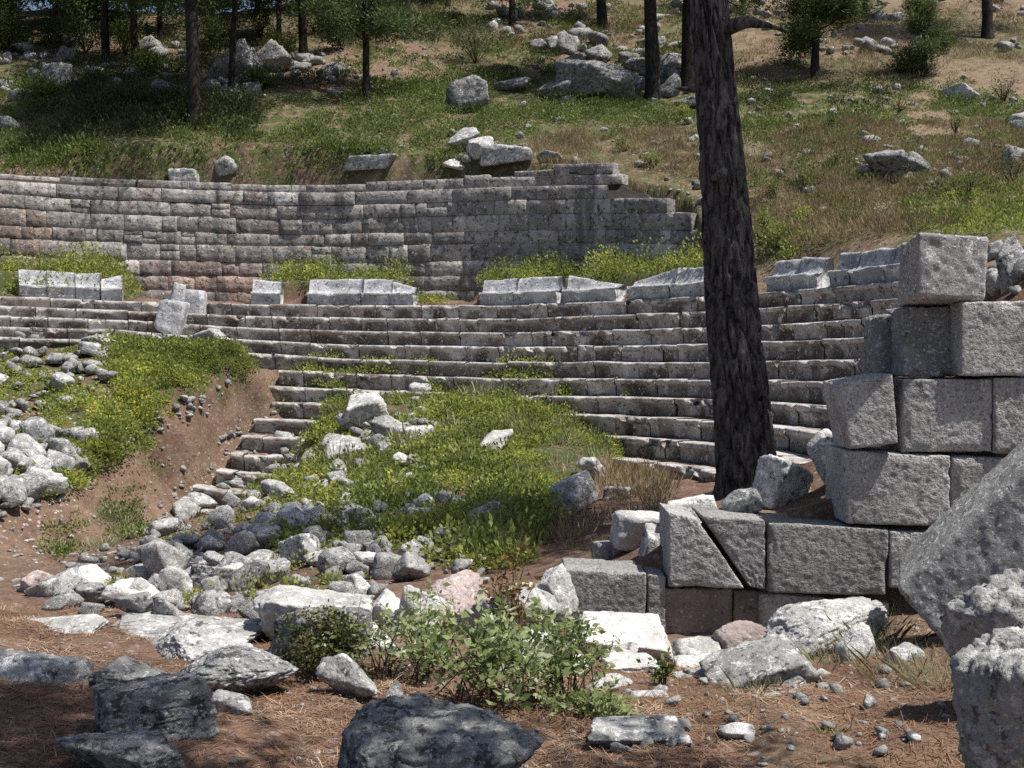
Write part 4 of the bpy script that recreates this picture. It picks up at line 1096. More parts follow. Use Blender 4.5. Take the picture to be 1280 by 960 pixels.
cover('ground_cover', [[(450, 452), (560, 452), (560, 470), (450, 470)], [(590, 455), (690, 455), (690, 480), (590, 480)], [(360, 450), (440, 455), (440, 520), (345, 520)], [(520, 485), (720, 490), (720, 500), (520, 500)], [(745, 485), (790, 485), (790, 500), (745, 500)], [(505, 375), (560, 372), (560, 384), (505, 384)]],
      520, 'cover', 'small weeds sprouting from the joints of the stone tiers', 6, .06, .24, 50, .22, .9, -.25, 18, 36, 'ground cover', .2, .65)
cover('dry_grass', [(880, 215), (1000, 150), (1280, 150), (1400, 230), (1150, 290), (1000, 318), (930, 300)], 3600, 'straw', 'dry straw coloured grass over the right slope', 8, .17, .12, 26, .26, .5, -.45, 24, 50, 'grass', 1.3, .11)
cover('dry_grass', [(700, 165), (880, 165), (900, 230), (800, 215), (560, 212)], 700, 'straw', 'dry grass along the top of the theatre wall', 9, .16, .12, 26, .24, .6, -.4, 33, 42, 'grass', 1.3, .11)
cover('ground_cover', [(880, 120), (1290, 100), (1290, 290), (1120, 300), (940, 310), (880, 230)], 1500, 'hillgreen', 'patches of low green weeds on the dry right slope', 24, .085, .26, 40, .28, .55, .02, 22, 46)
cover('ground_cover', [(430, 0), (870, 0), (870, 110), (700, 118), (430, 115)], 1300, 'hillgreen', 'patches of low green weeds high on the slope', 25, .10, .28, 40, .32, .4, -.05, 38, 62)
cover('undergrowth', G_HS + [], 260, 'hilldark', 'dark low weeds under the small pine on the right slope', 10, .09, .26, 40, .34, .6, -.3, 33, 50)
cover('weeds', [(120, 740), (260, 650), (340, 600), (480, 700), (450, 750), (300, 775)], 110, 'cover', 'green weeds sprouting between the stones of the rubble pile', 26, .045, .22, 40, .16, 1.2, .1, 9, 22, 'weeds', .4, .6)
cover('dry_grass', [(300, 470), (345, 450), (330, 520), (270, 600), (200, 650), (130, 690), (60, 690), (160, 610), (250, 540)], 150, 'greygrass', 'dry grass tufts along the dirt path', 27, .15, .12, 22, .2, .9, .0, 14, 30, 'grass', 1.2, .07)
cover('weeds', [[(50, 690), (90, 640), (110, 650), (90, 710)], [(130, 620), (180, 620), (180, 670), (135, 680)], [(180, 575), (250, 570), (250, 600), (190, 600)]], 90, 'hillgreen', 'small green weeds growing on the dirt path', 12, .06, .22, 40, .2, .9, -.4, 12, 28)
cover('dry_grass', [(690, 640), (760, 590), (830, 585), (840, 640), (760, 690), (700, 700)], 160, 'straw', 'dry grass on the dark soil left of the big pine', 13, .15, .16, 36, .2, .8, -.3, 10, 19, 'grass', 1.2, .09)
cover('dry_grass', [(430, -20), (1290, -20), (1290, 110), (930, 110), (700, 60), (430, 70)], 2400, 'straw', 'thin dry grass over the high slope under the pines', 14, .18, .12, 24, .3, .4, -.25, 42, 62, 'grass', 1.3, .12)
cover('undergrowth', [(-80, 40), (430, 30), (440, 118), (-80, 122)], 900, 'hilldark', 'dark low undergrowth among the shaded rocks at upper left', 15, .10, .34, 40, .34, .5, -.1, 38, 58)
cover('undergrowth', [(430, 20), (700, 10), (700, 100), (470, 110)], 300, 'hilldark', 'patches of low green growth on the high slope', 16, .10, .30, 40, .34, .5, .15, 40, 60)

# ------------------------------------------------------------------ tubes and trees
def tube(pts, rad, seg=10, disp=None):
    pts = np.array(pts, float); rad = np.array(rad, float); n = len(pts)
    T = np.gradient(pts, axis=0); T /= np.linalg.norm(T, axis=1, keepdims=True) + 1e-9
    ref = np.array([0, 1., .1]) if abs(T[0, 1]) < .8 else np.array([1., 0, 0])
    A = np.cross(T, ref); A /= np.linalg.norm(A, axis=1, keepdims=True); B = np.cross(T, A)
    th = np.linspace(0, 2 * np.pi, seg, endpoint=False)
    R = np.repeat(rad[:, None], seg, 1)
    if disp is not None: R = R + disp(th, n)
    V = pts[:, None] + R[..., None] * (np.cos(th)[None, :, None] * A[:, None] + np.sin(th)[None, :, None] * B[:, None])
    I = np.arange(n * seg).reshape(n, seg); J = np.roll(I, -1, 1)
    Q = np.stack([I[:-1], J[:-1], J[1:], I[1:]], -1).reshape(-1, 4)
    return V.reshape(-1, 3), Q, [I[-1][None, :]]

def join(parts):
    V, Q4, n = [], [], 0
    for v, q in parts: V.append(v); Q4.append(np.asarray(q) + n); n += len(v)
    return np.concatenate(V), np.concatenate(Q4)

def smooth_path(ctrl, n):
    ctrl = np.array(ctrl, float); t = np.linspace(0, 1, len(ctrl)); tt = np.linspace(0, 1, n)
    out = np.stack([np.interp(tt, t, ctrl[:, i]) for i in range(ctrl.shape[1])], -1)
    k = max(1, n // (len(ctrl) * 2))
    for _ in range(3):
        pad = np.concatenate([np.repeat(out[:1], k, 0), out, np.repeat(out[-1:], k, 0)])
        sm = np.stack([np.convolve(pad[:, i], np.ones(2 * k + 1) / (2 * k + 1), 'valid') for i in range(out.shape[1])], -1)
        sm[0], sm[-1] = out[0], out[-1]; out = sm
    return out

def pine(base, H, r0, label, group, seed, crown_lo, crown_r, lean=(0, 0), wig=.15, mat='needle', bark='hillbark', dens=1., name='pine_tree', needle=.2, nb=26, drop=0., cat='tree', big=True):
    if big: dens = dens * (1.6 if crown_lo < 3.4 else .9)
    rg = np.random.default_rng(seed)
    base = np.array(base, float)
    root = empty(name, base, label, cat, group)
    n = 26
    t = np.linspace(0, 1, n)
    path = np.stack([lean[0] * t * H + wig * np.sin(t * 5 + seed) * t, lean[1] * t * H + wig * np.cos(t * 4 + seed) * t, t * H - .25], -1)
    rad = r0 * (1 - .82 * t) + r0 * .35 * np.exp(-t * 30)
    V, Q, cap = tube(path, rad, 12, lambda th, m: r0 * .12 * fbm(np.stack([np.tile(np.cos(th), m) * 2, np.tile(np.sin(th), m) * 2, np.repeat(t, len(th)) * 14], -1), seed, 3).reshape(m, -1))
    mk_obj('trunk', mk_mesh('trunk', V, [Q], M[bark]), root)
    br, nd_c, nd_d = [], [], []
    for i in range(nb):
        u = rg.random() ** .9
        hb = crown_lo + (H * .98 - crown_lo) * u
        p0 = np.array([np.interp(hb / H, t, path[:, j]) for j in range(3)])
        az = rg.uniform(0, 2 * np.pi) if i % 3 else i * 2.399
        L = crown_r * (1 - .7 * u ** 1.3) * rg.uniform(.65, 1.15)
        el = rg.uniform(-.15, .45) + .4 * u - drop
        d = np.array([math.cos(az) * math.cos(el), math.sin(az) * math.cos(el), math.sin(el)])
        m = 7; tt = np.linspace(0, 1, m)[:, None]
        bp = p0 + d * L * tt + np.array([0, 0, 1]) * (.12 * L * tt ** 2) + rg.normal(size=(m, 3)) * .05 * L * tt
        v, q_, _ = tube(bp, np.linspace(max(r0 * .22, .02), .008, m), 5); br.append((v, q_))
        ncl = int(max(5, L * 6 * dens))
        for c in range(ncl):
            s = rg.uniform(.3, 1.05)
            cc = p0 + d * L * s + np.array([0, 0, .12 * L * s * s]) + rg.normal(size=3) * np.array([.24, .24, .15]) * L * .55
            k = int(34 * dens)
            o = rg.normal(size=(k, 3)) * np.array([1, 1, .7]) * rg.uniform(.12, .26) * (.6 + .2 * crown_r)
            nd_c.append(cc + o); nd_d.append(o / (np.linalg.norm(o, axis=1, keepdims=True) + 1e-9))
    v, q_ = join(br); mk_obj('branches', mk_mesh('branches', v, [q_], M[bark]), root)
    C = np.concatenate(nd_c); dr_ = np.concatenate(nd_d)
    V, Q = leaf_quads(C, needle * rg.uniform(.6, 1.3, len(C)), rg, .24, .4, dr_.copy())
    mk_obj('crown', mk_mesh('crown', V, [Q], M[mat], False), root)
    return root

def bush(loc, rad, hgt, mat, label, group, seed, n=700, leaf=.07, name='bush', cat='bush', asp=.4):
    rg = np.random.default_rng(seed)
    root = empty(name, loc, label, cat, group)
    st, C, Dd = [], [], []
    for i in range(9):
        az = rg.uniform(0, 6.28); e = rg.uniform(.5, 1.45)
        d = np.array([math.cos(az) * math.cos(e) * rad, math.sin(az) * math.cos(e) * rad, math.sin(e) * hgt])
        t = np.linspace(0, 1, 5)[:, None]
        pp = d * t * .9 + rg.normal(size=(5, 3)) * .05 * rad * t; pp[0, 2] -= .04
        v, q_, _ = tube(pp, np.linspace(.012 + .015 * rad, .004, 5), 5); st.append((v, q_))
        for c in range(4):
            cc = d * rg.uniform(.45, 1.0); o = rg.normal(size=(n // 36, 3)) * np.array([rad, rad, hgt * .8]) * .17
            C.append(cc + o); Dd.append(o / (np.linalg.norm(o, axis=1, keepdims=True) + 1e-9))
    v, q_ = join(st); mk_obj('stems', mk_mesh('stems', v, [q_], M['twig']), root)
    C = np.concatenate(C); C[:, 2] = np.maximum(C[:, 2], .02)
    V, Q = leaf_quads(C, leaf * rg.uniform(.6, 1.3, len(C)), rg, asp, .5, np.concatenate(Dd))
    mk_obj('foliage', mk_mesh('foliage', V, [Q], M[mat], False), root)
    return root
def hb(px, py):
    D = hit(px, py)
    if D is None: D = 55
    X = (px - 640) / F * D
    return np.array([X, D, float(gz(X, D)[0])]), D

TG = 'pines on the slope above the theatre'
TREES = [  # base px, py, trunk px, height, crown_lo, crown_r, lean, label, kw
    (246, 156, 19, 13, 5.0, 4.8, (-.01, 0), 'thick dark pine trunk in the shade above the left part of the wall', dict(nb=60, dens=1.7)),
    (173, 86, 10, 10, 2.6, 3.0, (.02, 0), 'bent dark pine trunk between two straight trunks at upper left', dict(wig=.35)),
    (137, 76, 10, 11, 2.4, 3.2, (0, 0), 'straight dark pine trunk left of the bent one', {}),
    (292, 122, 9, 11, 4.4, 4.0, (.03, 0), 'thin grey pine trunk before the large dark outcrop', dict(nb=44, dens=1.6)),
    (382, 70, 11, 10, 2.4, 3.2, (-.06, 0), 'curved pine trunk above the bright rocks, leaning left', dict(wig=.3)),
    (459, 122, 10, 9.5, 2.3, 2.6, (-.01, 0), 'slender pine with a low bushy crown above the middle of the slope', {}),
    (510, 46, 10, 10, 2.0, 2.4, (0, 0), 'dark pine high on the slope left of the round green bush', {}),
    (752, 34, 13, 12, 2.6, 2.6, (-.03, 0), 'dark pine standing high above the boulder heap', {}),
    (816, 124, 19, 14, 5.0, 2.8, (-.035, 0), 'dark pine trunk just right of the boulder heap', {}),
    (858, 112, 17, 13, 4.0, 2.4, (.0, 0), 'pine trunk half hidden behind the big foreground pine', {}),
    (1015, 99, 12, 6.2, 1.3, 2.3, (0, 0), 'small bushy pine with a short trunk right of the big pine', dict(dens=1.15)),
    (1150, 97, 7, 3.4, .3, 1.25, (0, 0), 'young light green pine on the right slope', dict(mat='needle_light', nb=30, needle=.16)),
    (1229, 48, 14, 11, 4.2, 2.4, (-.05, 0), 'leaning pine trunk at the upper right', {}),
]
for i, (px, py, tw, H, lo, cr, ln, lb, kw) in enumerate(TREES):
    b, D = hb(px, py)
    if lo > 3.4: cr = min(cr + 1.3, 4.8); kw = dict(dict(nb=40, dens=1.5), **kw)
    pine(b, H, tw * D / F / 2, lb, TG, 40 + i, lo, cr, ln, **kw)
# pines on and behind the crest at upper left
CRG = 'pines on the crest at upper left'
for i, (px, Y, H, lo, cr) in enumerate([(20, 50, 7, .8, 2.8), (75, 53, 8, 1.0, 2.6), (105, 58, 9, 1.0, 2.8), (152, 56, 10, 1.6, 2.6), (325, 58, 8.5, 1.2, 2.6), (205, 53, 8, 3.2, 1.9), (352, 52, 8, 2.4, 2.0), (440, 58, 9, 1.0, 2.8), (-60, 48, 8, 1.0, 2.8), (270, 66, 9, 2.2, 2.6), (410, 66, 10, 1., 2.8), (-20, 60, 11, 1., 3.)]):
    X = (px - 640) / F * Y
    lbs = ['full green pine at the left edge of the crest', 'green pine second from the left edge of the crest', 'pine behind the left rock line, dense green crown', 'thin far pine trunk between the straight and bent trunks', 'green crown behind the large dark outcrop',
           'pine over the gap where the sky shows', 'pine above the dark outcrop, left of the curved trunk', 'green pine behind the slender bushy one', 'crest pine past the left edge of the picture', 'far pine beyond the crest in front of the sky', 'far pine beyond the crest right of the curved trunk', 'far tall pine beyond the crest past the left rocks']
    pine((X, Y, float(gz(X, Y)[0])), H, .14, lbs[i], CRG, 80 + i, lo, cr, (0, 0), nb=30, needle=.24, mat='needle_light' if i in (0, 1, 4) else 'needle')
# pines high on the slope at the right, mostly above the picture
for i, (px, py, H, lo, cr, lb) in enumerate([(925, 20, 10, 1.6, 2.4, 'dark crowned pine behind the big trunk at the top edge'), (1075, 18, 8, 1.0, 2.2, 'dark pine at the top edge behind the small bushy pine'), (640, -30, 9, 1.2, 2.4, 'pine above the top edge over the round bush'), (560, 8, 9, 1.4, 2.2, 'dark pine at the top edge left of the rocky slope')]):
    b, D = hb(px, py)
    pine(b, H, .16, lb, TG, 120 + i, lo, cr, (0, 0), nb=26)

# the wood closing the view behind the crest: one mass of crowns, with a gap where the sky shows
rg = np.random.default_rng(140)
C, Dd = [], []
for i in range(1300):
    px = rg.uniform(-260, 600); Y = rg.uniform(52, 76); top = 13
    if 196 < px < 238 and rg.random() < .93: continue
    if px > 430: Y = rg.uniform(60, 76)
    X = (px - 640) / F * Y; z = float(gz(X, Y)[0]); h = rg.uniform(.4, top)
    m = 90; o = rg.normal(size=(m, 3)) * np.array([1.0, 1.0, .55]) * rg.uniform(.35, .8)
    C.append(np.array([X, Y, z + h]) + o); Dd.append(o / (np.linalg.norm(o, axis=1, keepdims=True) + 1e-9))
C = np.concatenate(C); V, Q = leaf_quads(C, .30 * rg.uniform(.6, 1.3, len(C)), rg, .26, .4, np.concatenate(Dd))
tag(mk_obj('woods', mk_mesh('woods', V, [Q], M['needle'], False)), 'far off pine wood closing the view behind the upper left crest', 'woods', kind='stuff')
CB = 'bushes among the rocks of the crest'
for i, (px, py, w_, h_) in enumerate([(20, 70, 1.6, 2.0), (70, 62, 1.4, 1.8), (112, 66, 1.3, 1.6), (160, 70, 1.1, 1.4), (330, 48, 1.3, 1.8), (400, 42, 1.5, 2.0), (350, 75, .9, 1.1), (430, 62, 1.2, 1.5), (270, 62, 1.0, 1.3), (190, 96, .8, .9), (120, 112, .9, .8), (330, 116, .8, .8), (60, 128, .9, .8), (160, 140, 1., .8)]):
    b, D = hb(px, py)
    bush(b, w_, h_, 'needle' if i % 3 else 'hillgreen', 'dim green bush among the shaded rocks of the upper left crest', CB, 700 + i, 1500, .16, asp=.3)

# the big pine
bp = P(936, 615, 13.2); bx, by = bp[0], 13.2
bz = float(gz(bx, by)[0])
broot = empty('pine_tree', (bx, by, bz), 'big dark furrowed pine trunk standing among the tiers beside the retaining wall', 'tree')
ctrl = []
for (cx_, y_, w_) in [(937, 650, 128), (937, 622, 98), (936, 600, 82), (930, 550, 73), (927, 500, 72), (918, 400, 68), (911, 300, 64), (903, 200, 58), (894, 100, 51), (886, 0, 47), (872, -150, 43), (862, -330, 38), (858, -500, 30), (850, -700, 18), (846, -860, 6)]:
    p_ = P(cx_, y_, 13.2); ctrl.append((p_[0] - bx, 0, p_[2] - bz, w_ * 13.2 / F / 2 * .95))
ctrl = np.array(ctrl); nseg = 520
zz_ = np.linspace(ctrl[0, 2], ctrl[-1, 2], nseg)
pth = np.stack([np.interp(zz_, ctrl[:, 2], ctrl[:, 0]), .05 * np.sin(zz_ * .6), zz_], -1)
kk = np.ones(21) / 21; px_ = np.convolve(np.pad(pth[:, 0], 10, 'edge'), kk, 'valid'); pth[:, 0] = px_
rad = np.interp(zz_, ctrl[:, 2], ctrl[:, 3])
def barkd(th, n):
    Th = np.tile(th, n); Z = np.repeat(zz_, len(th)); R = .3
    q = np.stack([np.cos(Th) * R * 15, np.sin(Th) * R * 15, Z * 3.0], -1)
    w = fbm(q * .5 + 4, 3, 2)
    q2 = q + w[:, None] * .8
    f1 = np.abs(vnoise(q2, 21)); f2 = np.abs(vnoise(q2 * 2.1 + 9, 22))
    d = .062 * np.clip(f1 * 3.2, 0, 1) + .020 * np.clip(f2 * 2.4, 0, 1) - .060 + .02 * vnoise(np.stack([np.cos(Th) * 1.2, np.sin(Th) * 1.2, Z * .5], -1), 8)
    return (d * np.clip(np.repeat(rad, len(th)) / .3, .2, 1)).reshape(n, -1)
V, Q, cap = tube(pth, rad, 150, barkd)
mk_obj('trunk', mk_mesh('trunk', V, [Q], M['bark']), broot)
def stub(a, b, r0, r1, name, up=.0):
    a = np.array(a) - np.array([bx, by, bz]); b = np.array(b) - np.array([bx, by, bz])
    t = np.linspace(0, 1, 9)[:, None]
    pp = a + (b - a) * t + np.array([0, 0, up]) * np.sin(t * np.pi)
    V, Q, cap = tube(pp, np.linspace(r0, r1, 9), 12, lambda th, n: .01 * fbm(np.stack([np.tile(np.cos(th), n), np.tile(np.sin(th), n), np.repeat(np.arange(n), len(th)) * .6], -1) * 2, 5, 2).reshape(n, -1))
    mk_obj(name, mk_mesh(name, V, [Q] + cap, M['bark']), broot)
stub(P(906, 36, 13.1), P(962, 32, 12.9), .10, .035, 'broken_limb', .05)
stub(P(958, 31, 12.9), P(985, 40, 12.85), .03, .012, 'broken_limb', 0)
stub(P(905, 216, 13.0), P(893, 222, 12.72), .06, .045, 'branch_stump')
stub(P(868, 112, 13.1), P(845, 110, 13.0), .04, .012, 'broken_limb')
rg = np.random.default_rng(77); br, nc, ndr = [], [], []
Ht = zz_[-1]
for i in range(34):
    u = rg.random(); hb_ = 8.2 + (Ht - 8.4) * u
    p0 = np.array([np.interp(hb_, zz_, pth[:, 0]), 0, hb_]); az = rg.uniform(0, 6.28); L = 2.4 * (1 - .55 * u) * rg.uniform(.7, 1.2); el = rg.uniform(-.1, .5)
    d = np.array([math.cos(az) * math.cos(el), math.sin(az) * math.cos(el), math.sin(el)]); tt = np.linspace(0, 1, 7)[:, None]
    v, q_, _ = tube(p0 + d * L * tt + rg.normal(size=(7, 3)) * .06 * L * tt, np.linspace(.07, .012, 7), 6); br.append((v, q_))
    for c in range(int(L * 5)):
        s = rg.uniform(.35, 1.05); cc = p0 + d * L * s + rg.normal(size=3) * .3
        o = rg.normal(size=(46, 3)) * .2; nc.append(cc + o); ndr.append(o / (np.linalg.norm(o, axis=1, keepdims=True) + 1e-9))
v, q_ = join(br); mk_obj('branches', mk_mesh('branches', v, [q_], M['bark']), broot)
C = np.concatenate(nc); V, Q = leaf_quads(C, .17 * rg.uniform(.6, 1.3, len(C)), rg, .18, .4, np.concatenate(ndr)); mk_obj('crown', mk_mesh('crown', V, [Q], M['needle'], False), broot)

# unseen pines at right: one shades the foreground, one added to shade the trunk
OFF = 'pines outside the picture on the right'
pine((3.3, .7, float(gz(3.3, .7)[0])), 10.5, .22, 'tall pine right of the camera shading the lower left stones', OFF, 201, 5.0, 2.5, (-.25, .28), nb=44, dens=1.15, needle=.2, big=False)
pine((7.6, 10.6, float(gz(7.6, 10.6)[0])), 13.5, .26, 'unseen pine added behind the retaining wall to shade the big trunk', OFF, 202, 6.8, 2.2, (-.09, .14), nb=32, dens=1.1, needle=.2, big=False)

# ------------------------------------------------------------------ bushes on the slope
b, D = hb(596, 82)
bush(b, 1.15, 2.1, 'needle_light', 'round light green bush alone on the slope above the pointed outcrop', None, 301, 2600, .12, asp=.25)
BG = 'small shrubs dotted over the right slope'
for i, (px, py, w, h, mt) in enumerate([(1040, 218, 26, 28, 'hillgreen'), (1002, 240, 30, 26, 'hillgreen'), (1036, 165, 24, 22, 'hillgreen'), (1108, 158, 26, 16, 'cover'), (968, 246, 24, 22, 'hillgreen'), (974, 312, 34, 34, 'cover'), (1000, 285, 30, 24, 'cover'), (955, 290, 24, 30, 'cover'), (1060, 282, 40, 24, 'hillgreen'),
                                      (1120, 140, 60, 18, 'hillgreen'), (1190, 170, 40, 30, 'hillgreen'), (1210, 250, 60, 36, 'hillgreen'), (1100, 275, 40, 20, 'greygrass'), (1180, 120, 30, 20, 'hillgreen'), (1250, 130, 50, 40, 'hilldark'), (1260, 232, 60, 40, 'hilldark'), (812, 210, 26, 16, 'cover'), (780, 190, 30, 18, 'hillgreen'), (850, 150, 20, 20, 'cover')]):
    b, D = hb(px, py)
    bush(b, w * D / F * .55, h * D / F, mt, 'small green shrub dotted on the dry right slope', BG, 320 + i, 420, .075)

# ------------------------------------------------------------------ foreground plants
def shrub(px, py, D, w, h, mats, label, seed, nst=16, nleaf=46, leaf=.045, flowers=0, name='shrub', asp=.5, curve=.3):
    rg = np.random.default_rng(seed)
    X = (px - 640) / F * D; z = float(gz(X, D)[0])
    root = empty(name, (X, D, z), label, 'shrub')
    st, C, Dr, FC = [], [], [], []
    for i in range(nst):
        az = rg.uniform(0, 6.28); s = rg.uniform(.15, 1)
        end = np.array([math.cos(az) * w * s, math.sin(az) * w * .7 * s, h * rg.uniform(.55, 1.05) * (1.05 - .45 * s)])
        t = np.linspace(0, 1, 8)[:, None]
        pp = end * np.concatenate([t, t, t ** (1 - curve)], 1) + rg.normal(size=(8, 3)) * .02 * t; pp[:, :2] += (rg.normal(size=2) * w * .3)[None]; pp[0, 2] = -.03
        v, q_, _ = tube(pp, np.linspace(.0045, .0014, 8), 5); st.append((v, q_))
        for j in range(nleaf):
            u = rg.uniform(.22, 1.02); p0 = np.array([np.interp(u, t[:, 0], pp[:, a]) for a in range(3)])
            az2 = rg.uniform(0, 6.28); d = np.array([math.cos(az2), math.sin(az2), rg.uniform(-.2, .7)]); d /= np.linalg.norm(d)
            C.append(p0 + d * rg.uniform(0, .05)); Dr.append(d)
        for j in range(flowers): FC.append(pp[-1] + rg.normal(size=3) * .03)
    v, q_ = join(st); mk_obj('stems', mk_mesh('stems', v, [q_], M['twig']), root)
    C = np.array(C); V, Q = leaf_quads(C, leaf * rg.uniform(.5, 1.35, len(C)), rg, asp, .1, np.array(Dr), .06)
    mk_obj('foliage', mk_mesh('foliage', V, [Q], M[mats], False), root)
    if FC:
        FC = np.repeat(np.array(FC), 5, 0); V, Q = leaf_quads(FC, .02, rg, .7, .6); mk_obj('flowers', mk_mesh('flowers', V, [Q], M['petal'], False), root)
    return root
shrub(545, 845, 6.45, .36, .58, 'shrubleaf', 'leafy pale green shrub before the white pointed slabs', 401, 24, 34, .048, 0)
shrub(625, 880, 5.9, .50, .64, 'shrubleaf', 'largest leafy shrub with fresh pale leaves above the dark pitted boulder', 402, 38, 40, .054, 0)
shrub(705, 885, 5.95, .32, .48, 'shrubleaf', 'upright pale shrub right of the largest leafy shrub', 403, 22, 36, .044, 0)
shrub(745, 910, 5.6, .32, .16, 'shrubleaf', 'low spreading pale plant beside the flat bluish stone', 404, 24, 28, .04, 0)
shrub(478, 850, 6.4, .34, .56, 'shrubleaf', 'pale shrub left of the largest leafy shrub, twiggy top', 405, 20, 18, .036, 0)
shrub(410, 840, 6.5, .34, .42, 'darkleaf', 'small leaved dark green bush on the dark lichened boulder face', 406, 40, 90, .026, 0, asp=.6)
shrub(632, 835, 6.6, .16, .86, 'rustleaf', 'tall thin plant with rusty dry leaves rising above the leafy shrubs', 407, 16, 26, .05, 0, curve=.1)
shrub(826, 862, 6.4, .06, .20, 'hillgreen', 'small upright green plant alone on the soil', 408, 8, 20, .035, 0)

def tuft(px, py, D, w, h, mat, label, seed, n=260, group=None):
    n = int(n * 1.1)
    rg = np.random.default_rng(seed)
    D = D or hit(px, py); X = (px - 640) / F * D; z = float(gz(X, D)[0])
    az = rg.uniform(0, 6.28, n); s = np.sqrt(rg.random(n)) * w
    C = np.stack([np.cos(az) * s, np.sin(az) * s, np.full(n, -.02)], -1)
    d = np.stack([np.cos(az) * s / w * .8, np.sin(az) * s / w * .8, np.ones(n)], -1) + rg.normal(size=(n, 3)) * .34
    d /= np.linalg.norm(d, axis=1, keepdims=True)
    L = (h * rg.uniform(.2, 1.15, n) ** 1.3)[:, None]
    sd = np.stack([-d[:, 1], d[:, 0], np.zeros(n)], -1) + rg.normal(size=(n, 3)) * .2; sd /= np.linalg.norm(sd, axis=1, keepdims=True)
    wd = .0009
    tip = C + d * L + np.stack([d[:, 0], d[:, 1], -np.abs(d[:, 2]) * .3], -1) * L * .25
    V = np.stack([C - sd * wd, C + sd * wd, C + d * L * .6 + sd * wd * .7, tip, C + d * L * .6 - sd * wd * .7], 1).reshape(-1, 3)
    o = mk_obj('grass_tuft', mk_mesh('grass_tuft', V, [np.arange(n * 5).reshape(n, 5)], M[mat], False), None, (X, D, z))
    return tag(o, label, 'grass tuft', group)
tuft(1100, 815, 7.2, .26, .30, 'greygrass', 'grey green grass clump leaning on the big pale boulder', 501, 800)
tuft(1045, 838, 6.9, .14, .20, 'greygrass', 'short grass tuft left of the knobbly stone', 502, 320)
tuft(1150, 850, 6.3, .34, .18, 'straw', 'wide dry grass patch before the large pale boulder', 503, 700)
tuft(945, 880, 6.1, .16, .16, 'greygrass', 'thin green grass tuft under the long tilted slab', 504, 360)
tuft(1112, 742, 8.4, .14, .16, 'hillgreen', 'green weed tuft at the foot of the retaining wall', 505, 300)
tuft(1042, 935, 5.2, .05, .08, 'hillgreen', 'tiny green tuft on bare soil at the bottom', 506, 140)
tuft(895, 815, 7.9, .08, .10, 'hillgreen', 'small green tuft under the pinkish boulder', 507, 160)
tuft(1180, 830, 6.2, .2, .22, 'greygrass', 'grass growing against the left side of the large pale boulder', 508, 420)
tuft(250, 800, 7.6, .12, .14, 'greygrass', 'small grass tuft behind the grey boulder', 509, 160)
tuft(1000, 828, 7.2, .12, .16, 'straw', 'dry tuft between the long tilted slab and the big boulder', 510, 200)

# fallen stick in the lower right
V, Q, cap = tube(smooth_path([P(1095, 955, 5.0), P(1140, 950, 5.0), P(1195, 946, 5.05)], 16) + np.array([0, 0, .012]), np.linspace(.014, .009, 16), 8)
tag(mk_obj('fallen_branch', mk_mesh('fallen_branch', V, [Q], M['twig'])), 'bare fallen branch on the soil by the huge corner boulder', 'branch')

# needle litter and grit on the near soil
rg = np.random.default_rng(900)
n = 95000
Y = rg.uniform(3.9, 9.4, n) ** 1.0; X = rg.uniform(-.56, .56, n) * Y
k_ = (Y < wallY(X) - .1) | (X < .4); X, Y = X[k_], Y[k_]
dn = fbm2(X * 1.6, Y * 1.6, 61, 3); k_ = dn > -.25 + rg.normal(size=len(X)) * .3; X, Y = X[k_], Y[k_]
Z = gz(X, Y) + .006
d = np.stack([rg.normal(size=len(X)), rg.normal(size=len(X)), rg.normal(size=len(X)) * .18], -1); d /= np.linalg.norm(d, axis=1, keepdims=True)
C = np.stack([X, Y, Z], -1); L = rg.uniform(.03, .09, len(X))[:, None]
sd = np.cross(d, np.array([0, 0, 1.])); sd /= np.linalg.norm(sd, axis=1, keepdims=True); wd = rg.uniform(.0008, .0026, len(X))[:, None]
V = np.stack([C - sd * wd, C + sd * wd, C + d * L + sd * wd, C + d * L - sd * wd], 1).reshape(-1, 3)
tag(mk_obj('leaf_litter', mk_mesh('leaf_litter', V, [np.arange(len(X) * 4).reshape(-1, 4)], M['litter'], False)), 'fallen reddish pine needles covering the near soil', 'needle litter', kind='stuff')
n = 3200
Y = np.concatenate([rg.uniform(4, 9, 1300), rg.uniform(10, 28, 1900)]); X = rg.uniform(-.52, .52, n) * Y
inP = inpoly(*proj(X, Y, gz(X, Y)), [(-40, 560), (150, 560), (350, 440), (365, 470), (330, 600), (180, 720), (-40, 740)])
k_ = ((Y < 9) & ((Y < wallY(X) - .1) | (X < .4)) & (fbm2(X * 1.1, Y * 1.1, 66, 3) > .0)) | ((Y > 10) & inP)
X, Y = X[k_], Y[k_]; n = len(X)
gv, gf, gn = [], [], 0
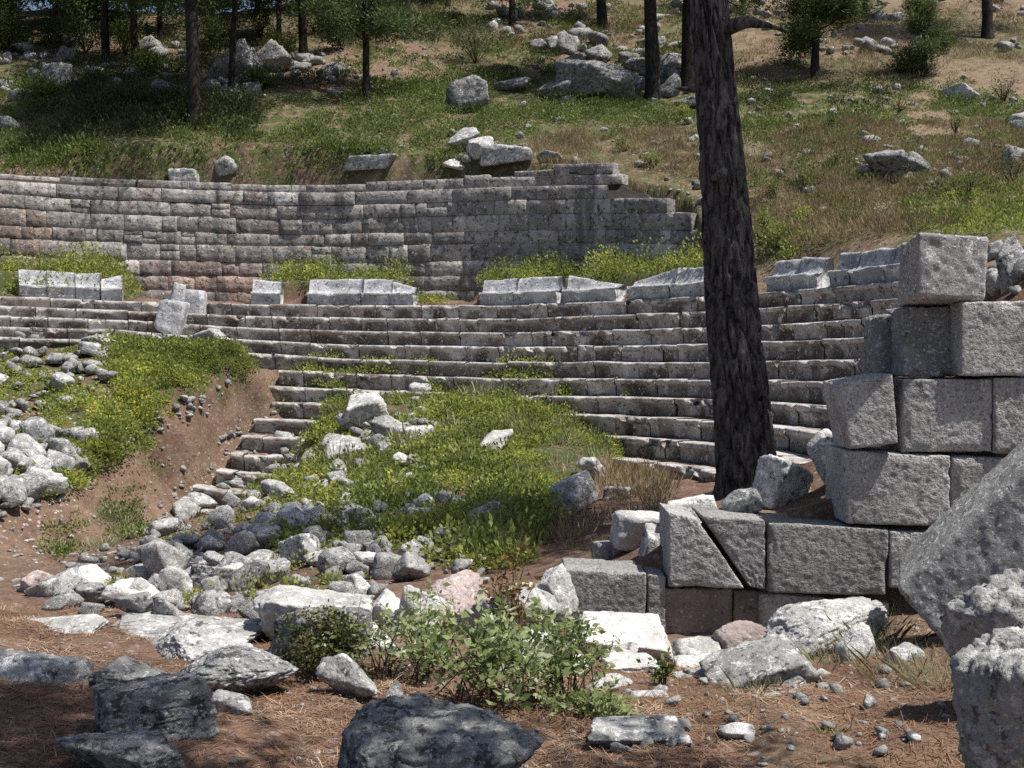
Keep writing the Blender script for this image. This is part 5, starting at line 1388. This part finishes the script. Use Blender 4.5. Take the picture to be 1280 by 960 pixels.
for i in range(n):
    V0, F0 = rock_shape(9300 + i % 25, 2, 'rock')
    s_ = (.012 + .04 * rg.random() ** 3) if Y[i] < 9 else (.03 + .09 * rg.random() ** 2)
    a_ = rg.uniform(0, 6.28); c_, q_ = math.cos(a_), math.sin(a_)
    gv.append((V0 * s_ * np.array([1.3, rg.uniform(.7, 1.1), rg.uniform(.4, .7)])) @ np.array([[c_, q_, 0], [-q_, c_, 0], [0, 0, 1]]) + np.array([X[i], Y[i], float(gz(X[i], Y[i])[0]) + s_ * .12])); gf.append(F0 + gn); gn += len(V0)
tag(mk_obj('gravel', mk_mesh('gravel', np.concatenate(gv), [np.concatenate(gf)], M['grit'], True)), 'fine grit and pebbles on the soil and the dirt path', 'gravel', kind='stuff')

# ------------------------------------------------------------------ light
SUN = np.array([.42, -.15, .89]); SUN /= np.linalg.norm(SUN)
el = math.asin(SUN[2]); rot = math.atan2(SUN[0], SUN[1])
w = bpy.data.worlds.new('World'); SC.world = w; w.use_nodes = True
nt = w.node_tree; nt.nodes.clear()
sky = nt.nodes.new('ShaderNodeTexSky'); sky.sky_type = 'NISHITA'; sky.sun_disc = False
sky.sun_elevation = el; sky.sun_rotation = rot; sky.altitude = 600; sky.air_density = .8; sky.dust_density = 2.5; sky.ozone_density = .4
bg = nt.nodes.new('ShaderNodeBackground'); bg.inputs['Strength'].default_value = .095
ou = nt.nodes.new('ShaderNodeOutputWorld'); nt.links.new(sky.outputs[0], bg.inputs[0]); nt.links.new(bg.outputs[0], ou.inputs[0])
sl = bpy.data.lights.new('sun', 'SUN'); sl.energy = 5.0; sl.angle = math.radians(.53); sl.color = (1, .955, .89)
so = bpy.data.objects.new('sun', sl); COL.objects.link(so); so.rotation_euler = Vector(SUN).to_track_quat('Z', 'Y').to_euler()
so.location = (20, -5, 30)

SC.view_settings.view_transform = 'Standard'; SC.view_settings.look = 'None'; SC.view_settings.gamma = 1
SC.view_settings.use_curve_mapping = False
SC.view_settings.exposure = 0.5
cy = SC.cycles
cy.use_denoising = False
cy.max_bounces = 5; cy.diffuse_bounces = 3; cy.glossy_bounces = 2; cy.transmission_bounces = 3; cy.transparent_max_bounces = 4
cy.sample_clamp_indirect = 6
for q in NREP: print('ROCK', q)
